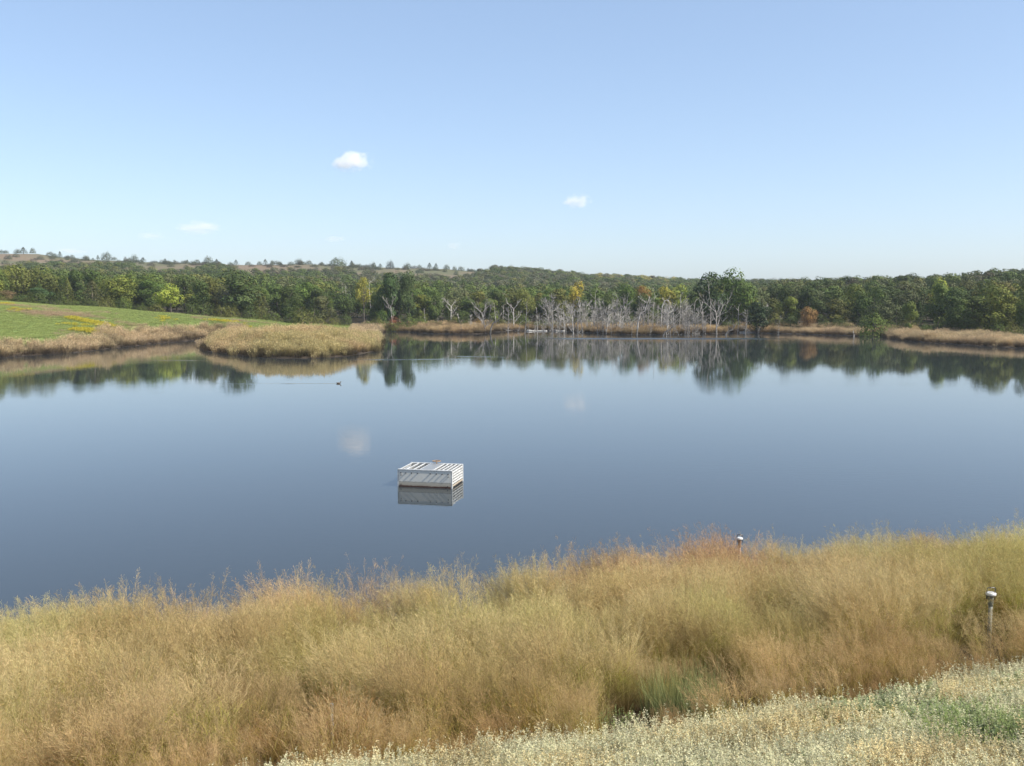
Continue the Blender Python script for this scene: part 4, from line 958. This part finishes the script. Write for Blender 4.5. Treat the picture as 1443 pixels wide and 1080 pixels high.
mb = MB(); mb.tube([(cx_, cy_, Ht + .02), (cx_, cy_, cz_ + .05)], .028, 8); mb.build("valve_stem", M_RUST, root)
mb = MB(); mb.box((0, Dp / 2, -.02), (Wd - .3, Dp - .3, .02)); mb.build("trash_screen", M_BOLT, root)

# ------------------------------------------------------------------ capped pipes on the bank
M_PVC = simple("weathered_pipe", (.17, .18, .145), .55, noise=.2, scale=25); M_CAP = simple("white_cap", (.62, .62, .60), .4, noise=.06, scale=20); M_WIRE = simple("wire", (.12, .12, .12), .4, .6)
M_PIPE2 = simple("brown_pipe", (.24, .15, .09), .7, noise=.25, scale=25)
def vent_pipe(px_, py_, D, k, label, capw, pm, capped=True):
    X = at_depth(px_, D); Y = D; d = ray(px_, py_); tt = Y / d[1]; X = d[0] * tt; ztop = EYE + d[2] * tt; zg = gz(X, Y)
    e = empty("capped_pipe", (X, Y, zg - .02)); H = ztop - zg; tag(e, label, "pipe", None); rc = capw / 2
    if capped:
        mb = MB(); mb.lathe([(rc * .42, -.2), (rc * .42, H - .24)], 14); mb.build("pipe", pm, e, True)
        mb = MB(); mb.lathe([(rc * .44, H - .25), (rc * .52, H - .22), (rc * .54, H - .05), (rc * .75, H - .035)], 16); mb.build("collar", pm, e, False)
        mb = MB(); mb.lathe([(rc * .95, H - .032), (rc, H - .02), (rc, H + .005), (rc * .9, H + .018)], 20); mb.build("cap", M_CAP, e, False)
        w_ = rc * .82; hh = rc * 1.15; mb = MB(); mb.tube([(-w_, 0, H + .01), (-w_, 0, H + hh * .8), (-w_ * .8, 0, H + hh), (w_ * .8, 0, H + hh), (w_, 0, H + hh * .8), (w_, 0, H - .12)], .011, 6); mb.build("wire_handle", M_WIRE, e, True)
        mb = MB(); mb.box((-rc * .85, -.01, H - .07), (.02, .03, .09)); mb.build("latch", M_WIRE, e)
    else:
        mb = MB(); mb.lathe([(rc, -.2), (rc, H)], 12); mb.build("pipe", pm, e, True)
        mb = MB(); mb.lathe([(rc * 1.25, H - .1), (rc * 1.25, H + .005), (rc * 1.1, H + .015)], 12); mb.build("cap", M_PVC, e)
    return e
vent_pipe(1396.5, 835, 18.9, 0, "grey standpipe with white cap and wire bail amid tall grass at the right", .195, M_PVC)
vent_pipe(1042.5, 757.5, 26.0, 1, "brown standpipe with white cap at the water's edge of the grass", .165, M_PIPE2)
vent_pipe(467.5, 991, 13.2, 2, "short thin grey pipe low in the grass at bottom left", .04, simple("grey_pipe", (.26, .26, .24), .5, noise=.15), False)

# ------------------------------------------------------------------ duck
M_DUCK = simple("duck_feathers", (.10, .075, .05), .8, noise=.35, scale=40); M_BILL = simple("duck_bill", (.25, .2, .08), .5)
dk = empty("duck", (DK[0], DK[1], 0), 0, 1.0); tag(dk, "small brown duck swimming right, leaving a thin wake", "duck")
mb = MB(); L_ = [(-.24, .0, .10, .012), (-.20, 0, .085, .03), (-.12, 0, .055, .075), (0, 0, .045, .095), (.1, 0, .045, .085), (.16, 0, .06, .06), (.19, 0, .10, .035), (.205, 0, .16, .03), (.22, 0, .205, .042), (.25, 0, .21, .04), (.28, 0, .205, .018)]
mb.tube([(a, b_, c) for a, b_, c, d in L_], [d for a, b_, c, d in L_], 12); mb.build("body", M_DUCK, dk, True)
mb = MB(); mb.tube([(.275, 0, .205), (.31, 0, .197), (.335, 0, .193)], [.016, .012, .008], 8); mb.build("bill", M_BILL, dk, True)

# ------------------------------------------------------------------ clouds (small fair-weather puffs, far away)
def cloud(x, y, wpx, hpx, dens, label, seed, D=3000):
    r = random.Random(seed); X = at_depth(x, D); d = ray(x, y); tt = D / d[1]; z = EYE + d[2] * tt; Wc = wpx / FPX * D; Hc = hpx / FPX * D
    m = bpy.data.materials.new("cloud_vapour"); m.use_nodes = True; t = m.node_tree
    for n in list(t.nodes): t.nodes.remove(n)
    out = t.nodes.new('ShaderNodeOutputMaterial'); v = t.nodes.new('ShaderNodeVolumePrincipled'); v.inputs['Color'].default_value = (1, 1, 1, 1); v.inputs['Anisotropy'].default_value = 0.0
    tc = t.nodes.new('ShaderNodeTexCoord'); n = t.nodes.new('ShaderNodeTexNoise'); n.inputs['Scale'].default_value = 2.0; n.inputs['Detail'].default_value = 5
    mp = t.nodes.new('ShaderNodeMapping'); mp.inputs['Location'].default_value = (seed * 3.1, seed, 0); mp.inputs['Scale'].default_value = (1, 1, .7)
    t.links.new(tc.outputs['Object'], mp.inputs[0]); t.links.new(mp.outputs[0], n.inputs['Vector'])
    ln = t.nodes.new('ShaderNodeVectorMath'); ln.operation = 'LENGTH'; t.links.new(tc.outputs['Object'], ln.inputs[0])
    s1 = t.nodes.new('ShaderNodeMath'); s1.operation = 'MULTIPLY_ADD'; t.links.new(ln.outputs['Value'], s1.inputs[0]); s1.inputs[1].default_value = -1.0; s1.inputs[2].default_value = .38
    s0 = t.nodes.new('ShaderNodeMath'); s0.operation = 'MULTIPLY_ADD'; t.links.new(n.outputs[0], s0.inputs[0]); s0.inputs[1].default_value = 2.2; s0.inputs[2].default_value = -.62
    s2 = t.nodes.new('ShaderNodeMath'); s2.operation = 'ADD'; t.links.new(s0.outputs[0], s2.inputs[0]); t.links.new(s1.outputs[0], s2.inputs[1])
    s3 = t.nodes.new('ShaderNodeMapRange'); s3.interpolation_type = 'SMOOTHSTEP'; t.links.new(s2.outputs[0], s3.inputs[0]); s3.inputs[1].default_value = .02; s3.inputs[2].default_value = .62; s3.inputs[4].default_value = dens
    t.links.new(s3.outputs[0], v.inputs['Density']); t.links.new(v.outputs[0], out.inputs['Volume'])
    mb = MB(); n_ = 20; mb.lathe([(max(.02, math.cos(a)), math.sin(a)) for a in np.linspace(-1.5, 1.5, 12)], n_)
    o = mb.build("cloud", m, None, True); o.location = (X, D, z); o.scale = (Wc * .62, Wc * .5, Hc * .62); tag(o, label, "cloud"); return o
cloud(499, 227, 56, 27, .026, "largest white puff of cloud, high left of centre", 1)
cloud(811, 284, 38, 20, .020, "second brightest small cloud, right of centre", 2)
cloud(284, 321, 60, 18, .011, "flat faint cloud low over the left ridge", 3)
cloud(217, 333, 38, 10, .008, "small faint cloud left of the flat one", 4)
cloud(640, 347, 22, 12, .008, "tiny faint cloud just above the middle of the ridge", 5)
cloud(473, 337, 30, 10, .009, "faintest wisp of cloud above the green dome", 6)
cloud(105, 354, 40, 8, .009, "thin wisp of cloud close above the left ridge", 7)

# ------------------------------------------------------------------ air
hm = bpy.data.materials.new("haze_air"); hm.use_nodes = True; t = hm.node_tree
for n in list(t.nodes): t.nodes.remove(n)
out = t.nodes.new('ShaderNodeOutputMaterial'); v = t.nodes.new('ShaderNodeVolumePrincipled'); v.inputs['Color'].default_value = (.82, .90, 1, 1); v.inputs['Density'].default_value = .00011
t.links.new(v.outputs[0], out.inputs['Volume'])
mb = MB(); mb.box((0, 600, 38), (3000, 1800, 82)); o = mb.build("haze", hm); tag(o, kind='stuff'); o['label'] = "thin blue summer haze over the pond and woods"
USE_HAZE = True
if not USE_HAZE: bpy.data.objects.remove(o)
